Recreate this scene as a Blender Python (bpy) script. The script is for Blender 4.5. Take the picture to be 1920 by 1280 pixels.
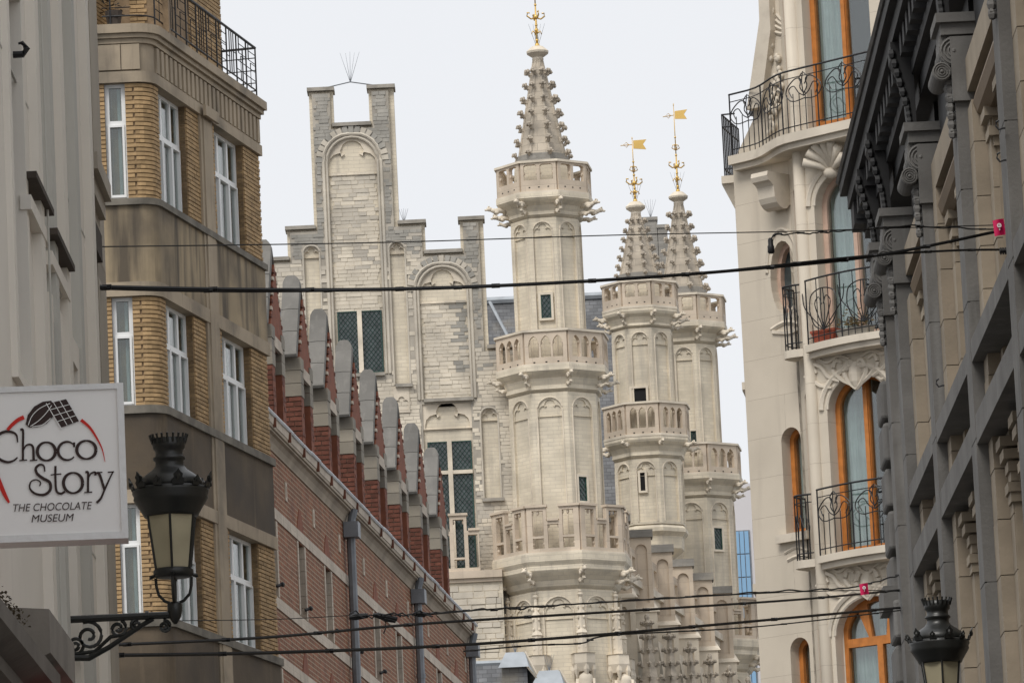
import bpy, math, random, bmesh
from mathutils import Vector, Matrix, noise as mnoise
from mathutils.geometry import tessellate_polygon
random.seed(7)
rad = math.radians
sc = bpy.context.scene
for o in list(bpy.data.objects): bpy.data.objects.remove(o)
col = sc.collection

# ------------------------------------------------------------------ camera
FPX, PITCH, ROLL, CZ = 10600.0, rad(9.8), rad(2.7), 1.6
_f = Vector((0, math.cos(PITCH), math.sin(PITCH))); _u0 = Vector((0, -math.sin(PITCH), math.cos(PITCH))); _r0 = Vector((1, 0, 0))
_r = _r0*math.cos(ROLL) - _u0*math.sin(ROLL); _u = _r0*math.sin(ROLL) + _u0*math.cos(ROLL)
cam = bpy.data.cameras.new('camera'); camo = bpy.data.objects.new('camera', cam); col.objects.link(camo)
m = Matrix.Identity(4)
for i in range(3): m[i][0] = _r[i]; m[i][1] = _u[i]; m[i][2] = -_f[i]
m[2][3] = CZ
camo.matrix_world = m
cam.sensor_width = 36; cam.lens = 36*FPX/1920; cam.clip_start = .5; cam.clip_end = 5000
sc.camera = camo

# ------------------------------------------------------------------ sky, sun, exposure
SUN_EL, SUN_AZ = rad(52), rad(205)          # azimuth measured from +Y, clockwise
w = bpy.data.worlds.new('World'); sc.world = w; w.use_nodes = True
nt = w.node_tree; nt.nodes.clear()
out = nt.nodes.new('ShaderNodeOutputWorld')
sky = nt.nodes.new('ShaderNodeTexSky'); sky.sky_type = 'NISHITA'; sky.sun_disc = False
sky.sun_elevation = SUN_EL; sky.sun_rotation = SUN_AZ; sky.dust_density = 3
b1 = nt.nodes.new('ShaderNodeBackground'); b1.inputs[1].default_value = .08
nt.links.new(sky.outputs[0], b1.inputs[0])
tc = nt.nodes.new('ShaderNodeTexCoord'); nz = nt.nodes.new('ShaderNodeTexNoise'); nz.inputs['Scale'].default_value = 3.0; nz.inputs['Detail'].default_value = 4
nt.links.new(tc.outputs['Generated'], nz.inputs['Vector'])
mx = nt.nodes.new('ShaderNodeMix'); mx.data_type = 'RGBA'
mx.inputs['A'].default_value = (.92, .935, .968, 1); mx.inputs['B'].default_value = (.97, .975, .985, 1)
mr = nt.nodes.new('ShaderNodeMapRange'); mr.inputs[1].default_value = .35; mr.inputs[2].default_value = .65
nt.links.new(nz.outputs['Fac'], mr.inputs[0]); nt.links.new(mr.outputs[0], mx.inputs['Factor'])
b2 = nt.nodes.new('ShaderNodeBackground'); b2.inputs[1].default_value = 1.0
nt.links.new(mx.outputs['Result'], b2.inputs[0])
ms = nt.nodes.new('ShaderNodeMixShader'); ms.inputs[0].default_value = .9
nt.links.new(b1.outputs[0], ms.inputs[1]); nt.links.new(b2.outputs[0], ms.inputs[2]); nt.links.new(ms.outputs[0], out.inputs[0])
sun = bpy.data.lights.new('sun', 'SUN'); sun.energy = 2.3; sun.angle = rad(25); sun.color = (1, .96, .9)
suno = bpy.data.objects.new('sun', sun); col.objects.link(suno)
sd = Vector((math.sin(SUN_AZ)*math.cos(SUN_EL), math.cos(SUN_AZ)*math.cos(SUN_EL), math.sin(SUN_EL)))
suno.rotation_euler = sd.to_track_quat('Z', 'Y').to_euler(); suno.location = (0, 0, 80)
sc.view_settings.view_transform = 'Standard'; sc.view_settings.look = 'None'
sc.view_settings.exposure = 0.0; sc.view_settings.gamma = 1

# ------------------------------------------------------------------ pixel helpers
def ray(px, py): return _f + _r*((px-960)/FPX) + _u*((640-py)/FPX)
def at(px, py, D):
    v = ray(px, py); return Vector((v.x*D/v.y, D, CZ + v.z*D/v.y))
class Fr:                                   # a vertical plane: t along it, z up, w out of it
    def __init__(s, o, d, n=None):
        s.o = Vector((o[0], o[1])); s.d = Vector((d[0], d[1])).normalized()
        s.n = Vector((s.d.y, -s.d.x))
        if n is None:
            if s.n.dot(-s.o) < 0: s.n = -s.n
        elif s.n.dot(Vector(n[:2])) < 0: s.n = -s.n
    def pt(s, t, z, w=0):
        p = s.o + s.d*t + s.n*w; return Vector((p.x, p.y, z))
    def hit(s, px, py, w=0):
        v = ray(px, py); v2 = Vector((v.x, v.y)); k = (s.o + s.n*w).dot(s.n)/v2.dot(s.n)
        p = v2*k - s.o; return p.dot(s.d), CZ + v.z*k
    def sub(s, t, w=0): p = s.pt(t, 0, w); return Fr((p.x, p.y), s.d, s.n)

# ------------------------------------------------------------------ materials
def M(name, c, rough=.8, var=.2, vs=1.2, bump=.15, bs=25, stain=None, streak=None, brick=None, metal=0, island=0, spec=.3):
    m = bpy.data.materials.new(name); m.use_nodes = True; N = m.node_tree; L = N.links.new
    b = N.nodes['Principled BSDF']; b.inputs['Roughness'].default_value = rough; b.inputs['Metallic'].default_value = metal
    b.inputs['Specular IOR Level'].default_value = spec
    geo = N.nodes.new('ShaderNodeNewGeometry')
    def noise(scale, detail=4, stretch=None):
        n = N.nodes.new('ShaderNodeTexNoise'); n.inputs['Scale'].default_value = scale; n.inputs['Detail'].default_value = detail
        src = geo.outputs['Position']
        if stretch:
            mp = N.nodes.new('ShaderNodeVectorMath'); mp.operation = 'MULTIPLY'; mp.inputs[1].default_value = stretch
            L(src, mp.inputs[0]); src = mp.outputs[0]
        L(src, n.inputs['Vector']); return n.outputs['Fac']
    def rng(x, a, bb, lo=0, hi=1):
        r = N.nodes.new('ShaderNodeMapRange'); L(x, r.inputs[0])
        for i, q in enumerate((a, bb, lo, hi)): r.inputs[i+1].default_value = q
        return r.outputs[0]
    def mix(f, A, B):
        x = N.nodes.new('ShaderNodeMix'); x.data_type = 'RGBA'
        for k, q in (('Factor', f), ('A', A), ('B', B)):
            if isinstance(q, (tuple, list)): x.inputs[k].default_value = (*q[:3], 1)
            elif isinstance(q, (int, float)): x.inputs[k].default_value = q
            else: L(q, x.inputs[k])
        return x.outputs['Result']
    lo = tuple(x*(1-var) for x in c); hi = tuple(min(1, x*(1+var*.6)) for x in c)
    cur = mix(rng(noise(vs, 6), .3, .7), lo, hi)
    h = None
    if brick:                                # (width, height, mortar, mortar colour, second colour)
        bt = N.nodes.new('ShaderNodeTexBrick'); uvn = N.nodes.new('ShaderNodeUVMap')
        L(uvn.outputs[0], bt.inputs['Vector']); bt.inputs['Scale'].default_value = 1
        bt.inputs['Brick Width'].default_value = brick[0]; bt.inputs['Row Height'].default_value = brick[1]
        bt.inputs['Mortar Size'].default_value = brick[2]; bt.inputs['Mortar Smooth'].default_value = .3; bt.inputs['Bias'].default_value = 0
        bt.inputs['Color1'].default_value = (.72, .72, .72, 1); bt.inputs['Color2'].default_value = (1.15, 1.15, 1.15, 1)
        bt.inputs['Mortar'].default_value = (1, 1, 1, 1)
        mu = N.nodes.new('ShaderNodeMix'); mu.data_type = 'RGBA'; mu.blend_type = 'MULTIPLY'; mu.inputs['Factor'].default_value = brick[4] if len(brick) > 4 else .6
        L(cur, mu.inputs['A']); L(bt.outputs['Color'], mu.inputs['B'])
        cur = mix(bt.outputs['Fac'], mu.outputs['Result'], brick[3]); h = bt.outputs['Fac']
    if island:
        oi = N.nodes.new('ShaderNodeObjectInfo'); ad = N.nodes.new('ShaderNodeMath'); ad.operation = 'ADD'
        L(geo.outputs['Random Per Island'], ad.inputs[0]); L(oi.outputs['Random'], ad.inputs[1])
        fr = N.nodes.new('ShaderNodeMath'); fr.operation = 'FRACT'; L(ad.outputs[0], fr.inputs[0])
        hs = N.nodes.new('ShaderNodeHueSaturation'); L(rng(fr.outputs[0], 0, 1, 1-island, 1+island*.7), hs.inputs['Value']); L(cur, hs.inputs['Color']); cur = hs.outputs[0]
    if stain: cur = mix(rng(noise(stain[1], 5), stain[2], stain[3], 0, stain[4]), cur, stain[0])
    if streak: cur = mix(rng(noise(1, 5, (streak[1], streak[1], streak[1]*.09)), streak[2], streak[3], 0, streak[4]), cur, streak[0])
    L(cur, b.inputs['Base Color'])
    if bump or h:
        bp = N.nodes.new('ShaderNodeBump'); bp.inputs['Strength'].default_value = max(bump, .01); bp.inputs['Distance'].default_value = .02
        L(noise(bs, 5), bp.inputs['Height']); prev = bp
        if h:
            b2 = N.nodes.new('ShaderNodeBump'); b2.invert = True; b2.inputs['Strength'].default_value = .45; b2.inputs['Distance'].default_value = .015
            L(h, b2.inputs['Height']); L(bp.outputs[0], b2.inputs['Normal']); prev = b2
        L(prev.outputs[0], b.inputs['Normal'])
    return m
CREAM = (.70, .625, .495)
SOOT = (.23, .22, .205)
stone = M('limestone', CREAM, brick=(.34, .118, .007, (.57, .51, .42), .22), stain=(SOOT, .55, .57, .8, .5), streak=((.33, .30, .26), 3.5, .54, .78, .6), var=.2, island=.04)
stone_plain = M('limestone_carved', (.68, .605, .495), stain=(SOOT, 1.1, .6, .8, .4), var=.25, bs=14, bump=.3)
stone_pink = M('limestone_new', (.60, .505, .40), stain=((.27, .235, .20), 1.4, .58, .78, .5), var=.2, brick=(.9, .5, .004, (.42, .36, .29), .25))
stone_grey = M('limestone_sooty', (.30, .285, .26), brick=(.34, .118, .007, (.25, .235, .21), .4), stain=(CREAM, 1.3, .58, .8, .45), var=.3)
block_a = M('stone_block_cream', (.66, .595, .49), island=.07, stain=(SOOT, .5, .54, .76, .5), var=.2, bump=.35, bs=9)
block_b = M('stone_block_mid', (.56, .51, .43), island=.08, stain=(SOOT, .6, .5, .75, .5), var=.25, bump=.35, bs=9)
block_c = M('stone_block_sooty', (.34, .325, .292), island=.10, stain=((.5, .46, .4), 1.2, .58, .8, .5), var=.25, bump=.35, bs=9)
spire_m = M('spire_stone', (.49, .43, .35), brick=(.5, .24, .006, (.28, .25, .21), .4), stain=((.2, .185, .165), 1.5, .52, .75, .5), var=.3)
crocket_m = M('carved_crocket', (.45, .395, .325), var=.35, vs=4, bump=.4, bs=18)
coping_m = M('weathered_coping', (.33, .305, .265), var=.3, vs=3, bump=.3)
gold = M('gilding', (.72, .48, .15), rough=.42, metal=.6, var=.1, bump=0)
slate = M('slate_roof', (.155, .16, .17), brick=(.26, .13, .008, (.07, .07, .075), .9), stain=((.24, .215, .17), .6, .55, .7, .7), var=.35, rough=.6)
lead = M('lead_sheet', (.36, .39, .42), rough=.5, var=.2, vs=2)
greenf = M('green_lead_frame', (.028, .075, .062), rough=.5, var=.2, bump=0)
darkglass = M('leaded_glass', (.055, .07, .072), rough=.12, var=.5, vs=5, bump=.05, bs=6, spec=.6)
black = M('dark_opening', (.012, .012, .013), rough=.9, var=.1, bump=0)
iron = M('black_ironwork', (.018, .018, .02), rough=.45, var=.2, bump=.05, spec=.4)
wire_m = M('cable_rubber', (.013, .013, .014), rough=.5, var=.1, bump=0)
ybrick = M('yellow_brick', (.385, .26, .135), island=.24, var=.2, vs=6, bump=.3, bs=40, streak=((.25, .16, .08), 5, .6, .85, .5))
ymortar = M('dark_raked_joint', (.25, .175, .105), var=.3, vs=5)
sand = M('sandstone_band', (.37, .305, .225), stain=((.12, .105, .085), 1.1, .48, .72, .75), streak=((.12, .10, .08), 7, .58, .8, .6), var=.2)
plast = M('stained_render', (.34, .27, .175), streak=((.075, .062, .048), 4.0, .46, .66, .9), stain=((.10, .083, .065), .7, .46, .66, .8), var=.2)
plast_dk = M('sooty_render', (.105, .08, .054), streak=((.26, .195, .125), 3.0, .60, .85, .55), stain=((.055, .047, .04), .7, .45, .7, .8), var=.3)
white_pvc = M('white_window_frame', (.78, .79, .79), rough=.4, var=.06, bump=0)
curtain_m = M('net_curtain', (.62, .66, .66), rough=.9, var=.25, vs=2.5, bump=0, streak=((.33, .37, .38), 22, .45, .65, .55))
rbrick = M('red_brick', (.25, .092, .046), brick=(.22, .088, .013, (.35, .265, .18), .9), var=.35, vs=2.5, stain=((.16, .06, .045), .9, .55, .75, .5))
rbrick2 = M('dark_red_brick', (.235, .066, .042), brick=(.22, .085, .009, (.30, .215, .165), .8), var=.35, vs=3)
rplain = M('rubbed_red_brick', (.225, .078, .044), var=.2, vs=5)
wstone = M('white_dressing_stone', (.56, .485, .40), stain=((.27, .22, .18), 1.4, .55, .8, .6), var=.2, brick=(.45, 3.0, .006, (.35, .3, .25), .3))
gcoping = M('grey_stone_coping', (.19, .182, .168), island=.12, stain=((.10, .097, .09), 1.1, .45, .75, .6), streak=((.29, .275, .25), 7, .55, .85, .5), var=.2, bump=.25)
zinc = M('zinc', (.20, .215, .235), rough=.5, var=.25, vs=3, metal=.2)
zinc_lt = M('bright_zinc_edge', (.55, .57, .60), rough=.4, var=.15, metal=.2)
rusty = M('rusty_bracket', (.16, .065, .04), var=.3)
creamw = M('cream_render', (.605, .54, .445), var=.08, vs=.9, bump=.12, bs=60, streak=((.40, .35, .29), 5, .56, .82, .5), stain=((.50, .44, .36), 1.2, .5, .75, .5), brick=(1.6, .62, .004, (.45, .395, .325), .12))
creamo = M('cream_ornament', (.635, .57, .475), var=.12, bump=.15, bs=40, stain=((.42, .37, .305), 3.5, .52, .72, .55))
orange = M('orange_varnished_wood', (.50, .185, .045), rough=.45, streak=((.33, .12, .035), 14, .5, .75, .6), var=.22, vs=8, bump=.03)
pinkw = M('faded_pink_wood', (.52, .37, .29), rough=.55, var=.15, vs=6)
bluest = M('bluestone', (.145, .14, .133), var=.22, vs=2.5, bump=.2, bs=30, island=.10, streak=((.27, .27, .265), 6, .58, .8, .5), stain=((.09, .088, .084), 1.6, .52, .75, .6))
darkpaint = M('black_painted_cornice', (.030, .030, .031), rough=.65, var=.35, vs=2, bump=.15, bs=12)
beige = M('beige_ashlar', (.31, .26, .198), island=.13, var=.16, vs=3, bump=.2, bs=20, stain=((.25, .20, .15), 1.5, .55, .8, .6))
whitew = M('white_painted_render', (.78, .735, .665), var=.05, bump=.05, streak=((.50, .475, .44), 3.5, .6, .85, .4))
joint = M('old_mortar', (.40, .365, .31), var=.3, vs=2, stain=(SOOT, .6, .5, .75, .5))
greyw = M('shade_and_joint_grey', (.55, .54, .50), var=.05, bump=.05)  # white render greyed to stand in for shaded returns; also joints and cable
beigew = M('weathered_beige_stone', (.47, .42, .35), var=.15, brick=(.8, .38, .005, (.33, .29, .24), .3))
dbrown = M('dark_brown_moulding', (.075, .06, .05), var=.25, vs=4)
signw = M('white_sign_face', (.80, .79, .78), rough=.3, var=.03, bump=0)
alu = M('aluminium_frame', (.62, .62, .62), rough=.4, var=.1, metal=.3)
choc = M('dark_brown_print', (.030, .014, .012), rough=.5, var=.05, bump=0)
red = M('red_print', (.55, .02, .012), rough=.5, var=.05, bump=0)
pink = M('magenta_tag', (.60, .015, .10), rough=.5, var=.08, bump=0)
lampgl = M('frosted_lamp_glass', (.43, .385, .265), rough=.35, var=.2, vs=4, bump=0)
lampblk = M('black_lamp_paint', (.017, .018, .017), rough=.38, var=.25, vs=6, bump=.05, spec=.5)
terra = M('terracotta', (.34, .085, .05), var=.15)
leafm = M('dry_succulent', (.36, .28, .15), var=.4, vs=12, island=.3)
asphalt = M('cobbled_street', (.10, .098, .095), var=.3, brick=(.16, .1, .01, (.05, .05, .05), .6))
blueglass = M('blue_curtain_glass', (.22, .40, .60), rough=.15, var=.1, vs=.05, bump=0, spec=.6)
palewall = M('pale_far_wall', (.58, .56, .57), var=.05, vs=.1)
def glassmat():
    m = bpy.data.materials.new('window_glass'); m.use_nodes = True; N = m.node_tree
    N.nodes.remove(N.nodes['Principled BSDF']); o = N.nodes['Material Output']
    t = N.nodes.new('ShaderNodeBsdfTransparent'); t.inputs[0].default_value = (.80, .86, .85, 1)
    g = N.nodes.new('ShaderNodeBsdfGlossy'); g.inputs['Roughness'].default_value = .03
    nn = N.nodes.new('ShaderNodeTexNoise'); nn.inputs['Scale'].default_value = 1.2; ge = N.nodes.new('ShaderNodeNewGeometry'); N.links.new(ge.outputs['Position'], nn.inputs['Vector']); bb = N.nodes.new('ShaderNodeBump'); bb.inputs['Strength'].default_value = .12; bb.inputs['Distance'].default_value = .03; N.links.new(nn.outputs['Fac'], bb.inputs['Height']); N.links.new(bb.outputs[0], g.inputs['Normal'])
    lw_ = N.nodes.new('ShaderNodeLayerWeight'); lw_.inputs[0].default_value = .3; lw = N.nodes.new('ShaderNodeMapRange'); lw.inputs[3].default_value = .10; lw.inputs[4].default_value = .55; N.links.new(lw_.outputs['Facing'], lw.inputs[0])
    x = N.nodes.new('ShaderNodeMixShader'); N.links.new(lw.outputs[0], x.inputs[0]); N.links.new(t.outputs[0], x.inputs[1]); N.links.new(g.outputs[0], x.inputs[2]); N.links.new(x.outputs[0], o.inputs[0])
    return m
glass = glassmat()

# ------------------------------------------------------------------ mesh helpers
LOC = {}
def link(o, parent):
    col.objects.link(o)
    if parent is not None:
        o.parent = parent; o.matrix_parent_inverse = Matrix.Translation(-LOC.get(parent.name, Vector((0, 0, 0))))
    return o
def thing(name, label, cat, loc, group=None):
    o = bpy.data.objects.new(name, None); o.empty_display_size = .3; col.objects.link(o); o.location = loc; LOC[o.name] = Vector(loc)
    o['label'] = label; o['category'] = cat
    if group: o['group'] = group
    return o
def tag(o, label, cat, group=None):
    o['label'] = label; o['category'] = cat
    if group: o['group'] = group
    return o
class MB:
    def __init__(s): s.v = []; s.f = []
    def add(s, vs, fs):
        n = len(s.v); s.v += [Vector(p) for p in vs]; s.f += [tuple(i+n for i in f) for f in fs]
    def hexa(s, p): s.add(p, [(0, 1, 2, 3), (7, 6, 5, 4), (0, 4, 5, 1), (1, 5, 6, 2), (2, 6, 7, 3), (3, 7, 4, 0)]); return s
    def box(s, fr, t0, t1, z0, z1, w0, w1):
        return s.hexa([fr.pt(t, z, q) for z in (z0, z1) for t, q in ((t0, w0), (t1, w0), (t1, w1), (t0, w1))])
    def plate(s, fr, outer, holes, w0, w1):
        loops = [outer] + list(holes); n = len(s.v)
        flat = [p for Lp in loops for p in Lp]; k = len(flat)
        tri = tessellate_polygon([[Vector((a, b, 0)) for a, b in Lp] for Lp in loops])
        s.v += [fr.pt(a, b, w1) for a, b in flat] + [fr.pt(a, b, w0) for a, b in flat]
        for a, b, c in tri: s.f += [(n+a, n+b, n+c), (n+k+c, n+k+b, n+k+a)]
        off = 0
        for Lp in loops:
            q = len(Lp)
            for i in range(q):
                j = (i+1) % q; s.f.append((n+off+i, n+off+j, n+k+off+j, n+k+off+i))
            off += q
        return s
    def prism(s, poly, z0, z1):
        n = len(s.v); k = len(poly)
        s.v += [Vector((p[0], p[1], z0)) for p in poly] + [Vector((p[0], p[1], z1)) for p in poly]
        s.f += [tuple(range(n, n+k)), tuple(range(n+2*k-1, n+k-1, -1))]
        s.f += [(n+i, n+(i+1) % k, n+k+(i+1) % k, n+k+i) for i in range(k)]; return s
    def frust(s, c, n, prof, rot=0, caps=True, ax=None):
        b = len(s.v); m = len(prof)
        for r, z in prof:
            for i in range(n):
                a = rot + 2*math.pi*i/n
                s.v.append(Vector((c[0]+r*math.sin(a), c[1]-r*math.cos(a), z)))
        for j in range(m-1):
            for i in range(n):
                k = (i+1) % n; s.f.append((b+j*n+i, b+j*n+k, b+(j+1)*n+k, b+(j+1)*n+i))
        if caps: s.f += [tuple(range(b+n-1, b-1, -1)), tuple(range(b+(m-1)*n, b+m*n))]
        return s
    def ring(s, c, n, r0, r1, z0, z1, rot=0):
        def p(i, r, z): a = rot+2*math.pi*i/n; return (c[0]+r*math.sin(a), c[1]-r*math.cos(a), z)
        for i in range(n): s.hexa([p(i, r0, z0), p(i+1, r0, z0), p(i+1, r1, z0), p(i, r1, z0), p(i, r0, z1), p(i+1, r0, z1), p(i+1, r1, z1), p(i, r1, z1)])
        return s
    def tube(s, pts, r, n=6):
        pts = [Vector(p) for p in pts]; b = len(s.v); K = len(pts)
        for i, p in enumerate(pts):
            d = (pts[min(i+1, K-1)] - pts[max(i-1, 0)])
            d = d.normalized() if d.length > 1e-9 else Vector((0, 0, 1))
            a = d.cross(Vector((0, 0, 1)))
            if a.length < .05: a = d.cross(Vector((0, 1, 0)))
            a.normalize(); c = d.cross(a); rr = r[i] if isinstance(r, (list, tuple)) else r
            for j in range(n):
                q = 2*math.pi*j/n; s.v.append(p + (a*math.cos(q) + c*math.sin(q))*rr)
        for i in range(K-1):
            for j in range(n):
                k = (j+1) % n; s.f.append((b+i*n+j, b+i*n+k, b+(i+1)*n+k, b+(i+1)*n+j))
        s.f += [tuple(range(b+n-1, b-1, -1)), tuple(range(b+(K-1)*n, b+K*n))]; return s
    def ball(s, c, r, seg=8, rings=5):
        c = Vector(c); r = r if isinstance(r, (tuple, list)) else (r, r, r); b = len(s.v)
        s.v.append(c + Vector((0, 0, -r[2])))
        for i in range(1, rings):
            th = math.pi*i/rings
            for j in range(seg):
                a = 2*math.pi*j/seg; s.v.append(c + Vector((r[0]*math.sin(th)*math.cos(a), r[1]*math.sin(th)*math.sin(a), -r[2]*math.cos(th))))
        s.v.append(c + Vector((0, 0, r[2]))); e = len(s.v)-1
        for j in range(seg):
            k = (j+1) % seg; s.f.append((b, b+1+k, b+1+j)); s.f.append((e, e-seg+j, e-seg+k))
            for i in range(rings-2): s.f.append((b+1+i*seg+j, b+1+i*seg+k, b+1+(i+1)*seg+k, b+1+(i+1)*seg+j))
        return s
    def mesh(s, name, mat, smooth=False):
        me = bpy.data.meshes.new(name); me.from_pydata([tuple(p) for p in s.v], [], s.f)
        bm = bmesh.new(); bm.from_mesh(me); bmesh.ops.recalc_face_normals(bm, faces=bm.faces[:]); 
        uv = bm.loops.layers.uv.new('UVMap')
        for f in bm.faces:
            n = f.normal; f.smooth = smooth
            if abs(n.z) < .8:
                L = math.hypot(n.x, n.y) or 1; tx, ty = -n.y/L, n.x/L
                for l in f.loops: p = l.vert.co; l[uv].uv = (p.x*tx+p.y*ty, p.z)
            else:
                for l in f.loops: p = l.vert.co; l[uv].uv = (p.x, p.y)
        bm.to_mesh(me); bm.free(); me.materials.append(mat)
        return me
    def build(s, name, mat, parent=None, smooth=False, stuff=False):
        o = bpy.data.objects.new(name, s.mesh(name, mat, smooth)); link(o, parent)
        if stuff: o['kind'] = 'stuff'
        return o
_unit = {}
def unit(mat, name='block'):
    k = mat.name
    if k not in _unit:
        b = MB(); b.hexa([(x, y, z) for z in (-.5, .5) for x, y in ((-.5, -.5), (.5, -.5), (.5, .5), (-.5, .5))]); _unit[k] = b.mesh('block_'+k, mat)
    return _unit[k]
def bo(name, fr, t0, t1, z0, z1, w0, w1, mat, parent):   # one box as an object that shares its mesh
    o = bpy.data.objects.new(name, unit(mat)); c = fr.pt((t0+t1)/2, (z0+z1)/2, (w0+w1)/2)
    a = math.atan2(fr.d.y, fr.d.x)
    o.location = c; o.rotation_euler = (0, 0, a); o.scale = (abs(t1-t0), abs(w1-w0), abs(z1-z0)); return link(o, parent)
def pieces(name, lst, mat, parent, limit=300):           # lst of (fr,t0,t1,z0,z1,w0,w1); the largest in the picture become objects
    def size(q): c = q[0].pt((q[1]+q[2])/2, 0, 0); return -abs(q[2]-q[1])*abs(q[0].n.dot(c.xy.normalized()))/c.y
    lst = sorted(lst, key=size)
    for q in lst[:limit]: bo(name, *q, mat, parent)
    if lst[limit:]:
        b = MB()
        for q in lst[limit:]: b.box(*q)
        b.build(name+'_field', mat, parent, stuff=True)
def inst(name, me, parent, loc, rotz=0, scale=1, tilt=0):
    o = bpy.data.objects.new(name, me); o.location = loc; o.rotation_euler = (tilt, 0, rotz)
    o.scale = scale if isinstance(scale, (tuple, list)) else (scale,)*3
    return link(o, parent)
# outlines in (t,z)
def rect(t0, t1, z0, z1): return [(t0, z0), (t1, z0), (t1, z1), (t0, z1)]
def arch(t0, t1, z0, zs, kind='round', n=12, rise=1.0):
    c, h = (t0+t1)/2, (t1-t0)/2; P = [(t0, z0), (t1, z0)]
    if kind == 'round': P += [(c+h*math.cos(math.pi*i/n), zs+rise*h*math.sin(math.pi*i/n)) for i in range(n+1)]
    elif kind == 'point':
        k = n//2
        P += [(t0+2*h*math.cos(math.pi/3*i/k), zs+2*h*rise*math.sin(math.pi/3*i/k)) for i in range(k+1)]
        P += [(t1-2*h*math.cos(math.pi/3*(k-i)/k), zs+2*h*rise*math.sin(math.pi/3*(k-i)/k)) for i in range(1, k+1)]
    elif kind == 'tre':
        r = h*.47
        P += [(t1-r+r*math.cos(a), zs+r*math.sin(a)) for a in [math.pi*q/180 for q in (0, 30, 60, 90, 118)]]
        P += [(c+r*1.05*math.cos(a), zs+h*.5+r*1.05*math.sin(a)) for a in [math.pi*q/180 for q in (-22, 10, 40, 65, 90, 115, 140, 170, 202)]]
        P += [(t0+r+r*math.cos(a), zs+r*math.sin(a)) for a in [math.pi*q/180 for q in (62, 90, 120, 150, 180)]]
    return P
def inside(p, poly):
    x, y = p; r = False; j = len(poly)-1
    for i in range(len(poly)):
        a, b = poly[i], poly[j]
        if (a[1] > y) != (b[1] > y) and x < (b[0]-a[0])*(y-a[1])/(b[1]-a[1])+a[0]: r = not r
        j = i
    return r
def masonry(fr, outer, holes, w0, w1, ch=.118, ln=.34, gap=.010, jit=.012):
    ts = [p[0] for p in outer]; zs = [p[1] for p in outer]; L = []
    z = min(zs)
    while z < max(zs):
        h = ch*random.uniform(.85, 1.15); t = min(ts) - random.random()*ln
        while t < max(ts):
            l = ln*random.uniform(.55, 1.5); a, b, c, d = t+gap/2, t+l-gap/2, z+gap/2, z+h-gap/2
            for cut in (0, .35, .6):          # shorten from either side to fit the region
                ok = False
                for a2, b2 in ((a, b), (a+(b-a)*cut, b), (a, b-(b-a)*cut)):
                    cs = ((a2, c), (b2, c), (b2, d), (a2, d), ((a2+b2)/2, (c+d)/2))
                    if all(inside(q, outer) for q in cs) and not any(inside(q, H) for q in cs for H in holes):
                        L.append((fr, a2, b2, c, d, w0, w1+random.uniform(-jit, jit))); ok = True; break
                if ok: break
            t += l
        z += h
    return L
def lattice(fr, t0, t1, z0, z1, w, step, r, b):          # diamond leading
    s = z0 - (t1-t0)*1.25
    k = 1.25
    while s < z1 + (t1-t0)*k:
        for sg in (1, -1):
            pts = []
            for t in (t0, t1):
                z = s + k*(t-t0)*sg + (0 if sg > 0 else (t1-t0)*k*0)
                pts.append((t, z))
            (ta, za), (tb, zb) = pts
            def clip(t, z, to, zo):
                if z < z0: q = (z0-z)/(zo-z); return t+(to-t)*q, z0
                if z > z1: q = (z1-z)/(zo-z); return t+(to-t)*q, z1
                return t, z
            if max(za, zb) <= z0 or min(za, zb) >= z1: continue
            A = clip(ta, za, tb, zb); B = clip(tb, zb, ta, za)
            b.tube([fr.pt(A[0], A[1], w), fr.pt(B[0], B[1], w)], r, 3)
        s += step
def leaded(name, fr, t0, t1, z0, z1, w, parent, lights=1, transom=None, frame_mat=None):
    b = MB(); mt = .05 if t1-t0 < .5 else .07
    o = MB().box(fr, t0, t1, z0, z1, w-.05, w).build(name, darkglass, parent)
    cuts = [t0 + (t1-t0)*i/lights for i in range(lights+1)]
    zc = [z0] + ([transom] if transom else []) + [z1]
    g = MB()
    for i in range(lights):
        for j in range(len(zc)-1):
            a, c, p, q = cuts[i]+mt*.6, cuts[i+1]-mt*.6, zc[j]+mt*.5, zc[j+1]-mt*.5
            lattice(fr, a, c, p, q, w+.015, .17, .008, g)
            for r_ in (rect(a-.03, a, p, q), rect(c, c+.03, p, q)): g.plate(fr, r_, [], w, w+.03)
            g.plate(fr, rect(a, c, p-.025, p), [], w, w+.03); g.plate(fr, rect(a, c, q, q+.025), [], w, w+.03)
    g.build('leading', greenf, o)
    if lights > 1:
        for c in cuts[1:-1]: b.box(fr, c-mt, c+mt, z0, z1, w, w+.14)
    if transom: b.box(fr, t0, t1, transom-mt*.8, transom+mt*.8, w+.004, w+.12)
    if b.v: b.build('mullion', stone_plain, o)
    return o
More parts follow.
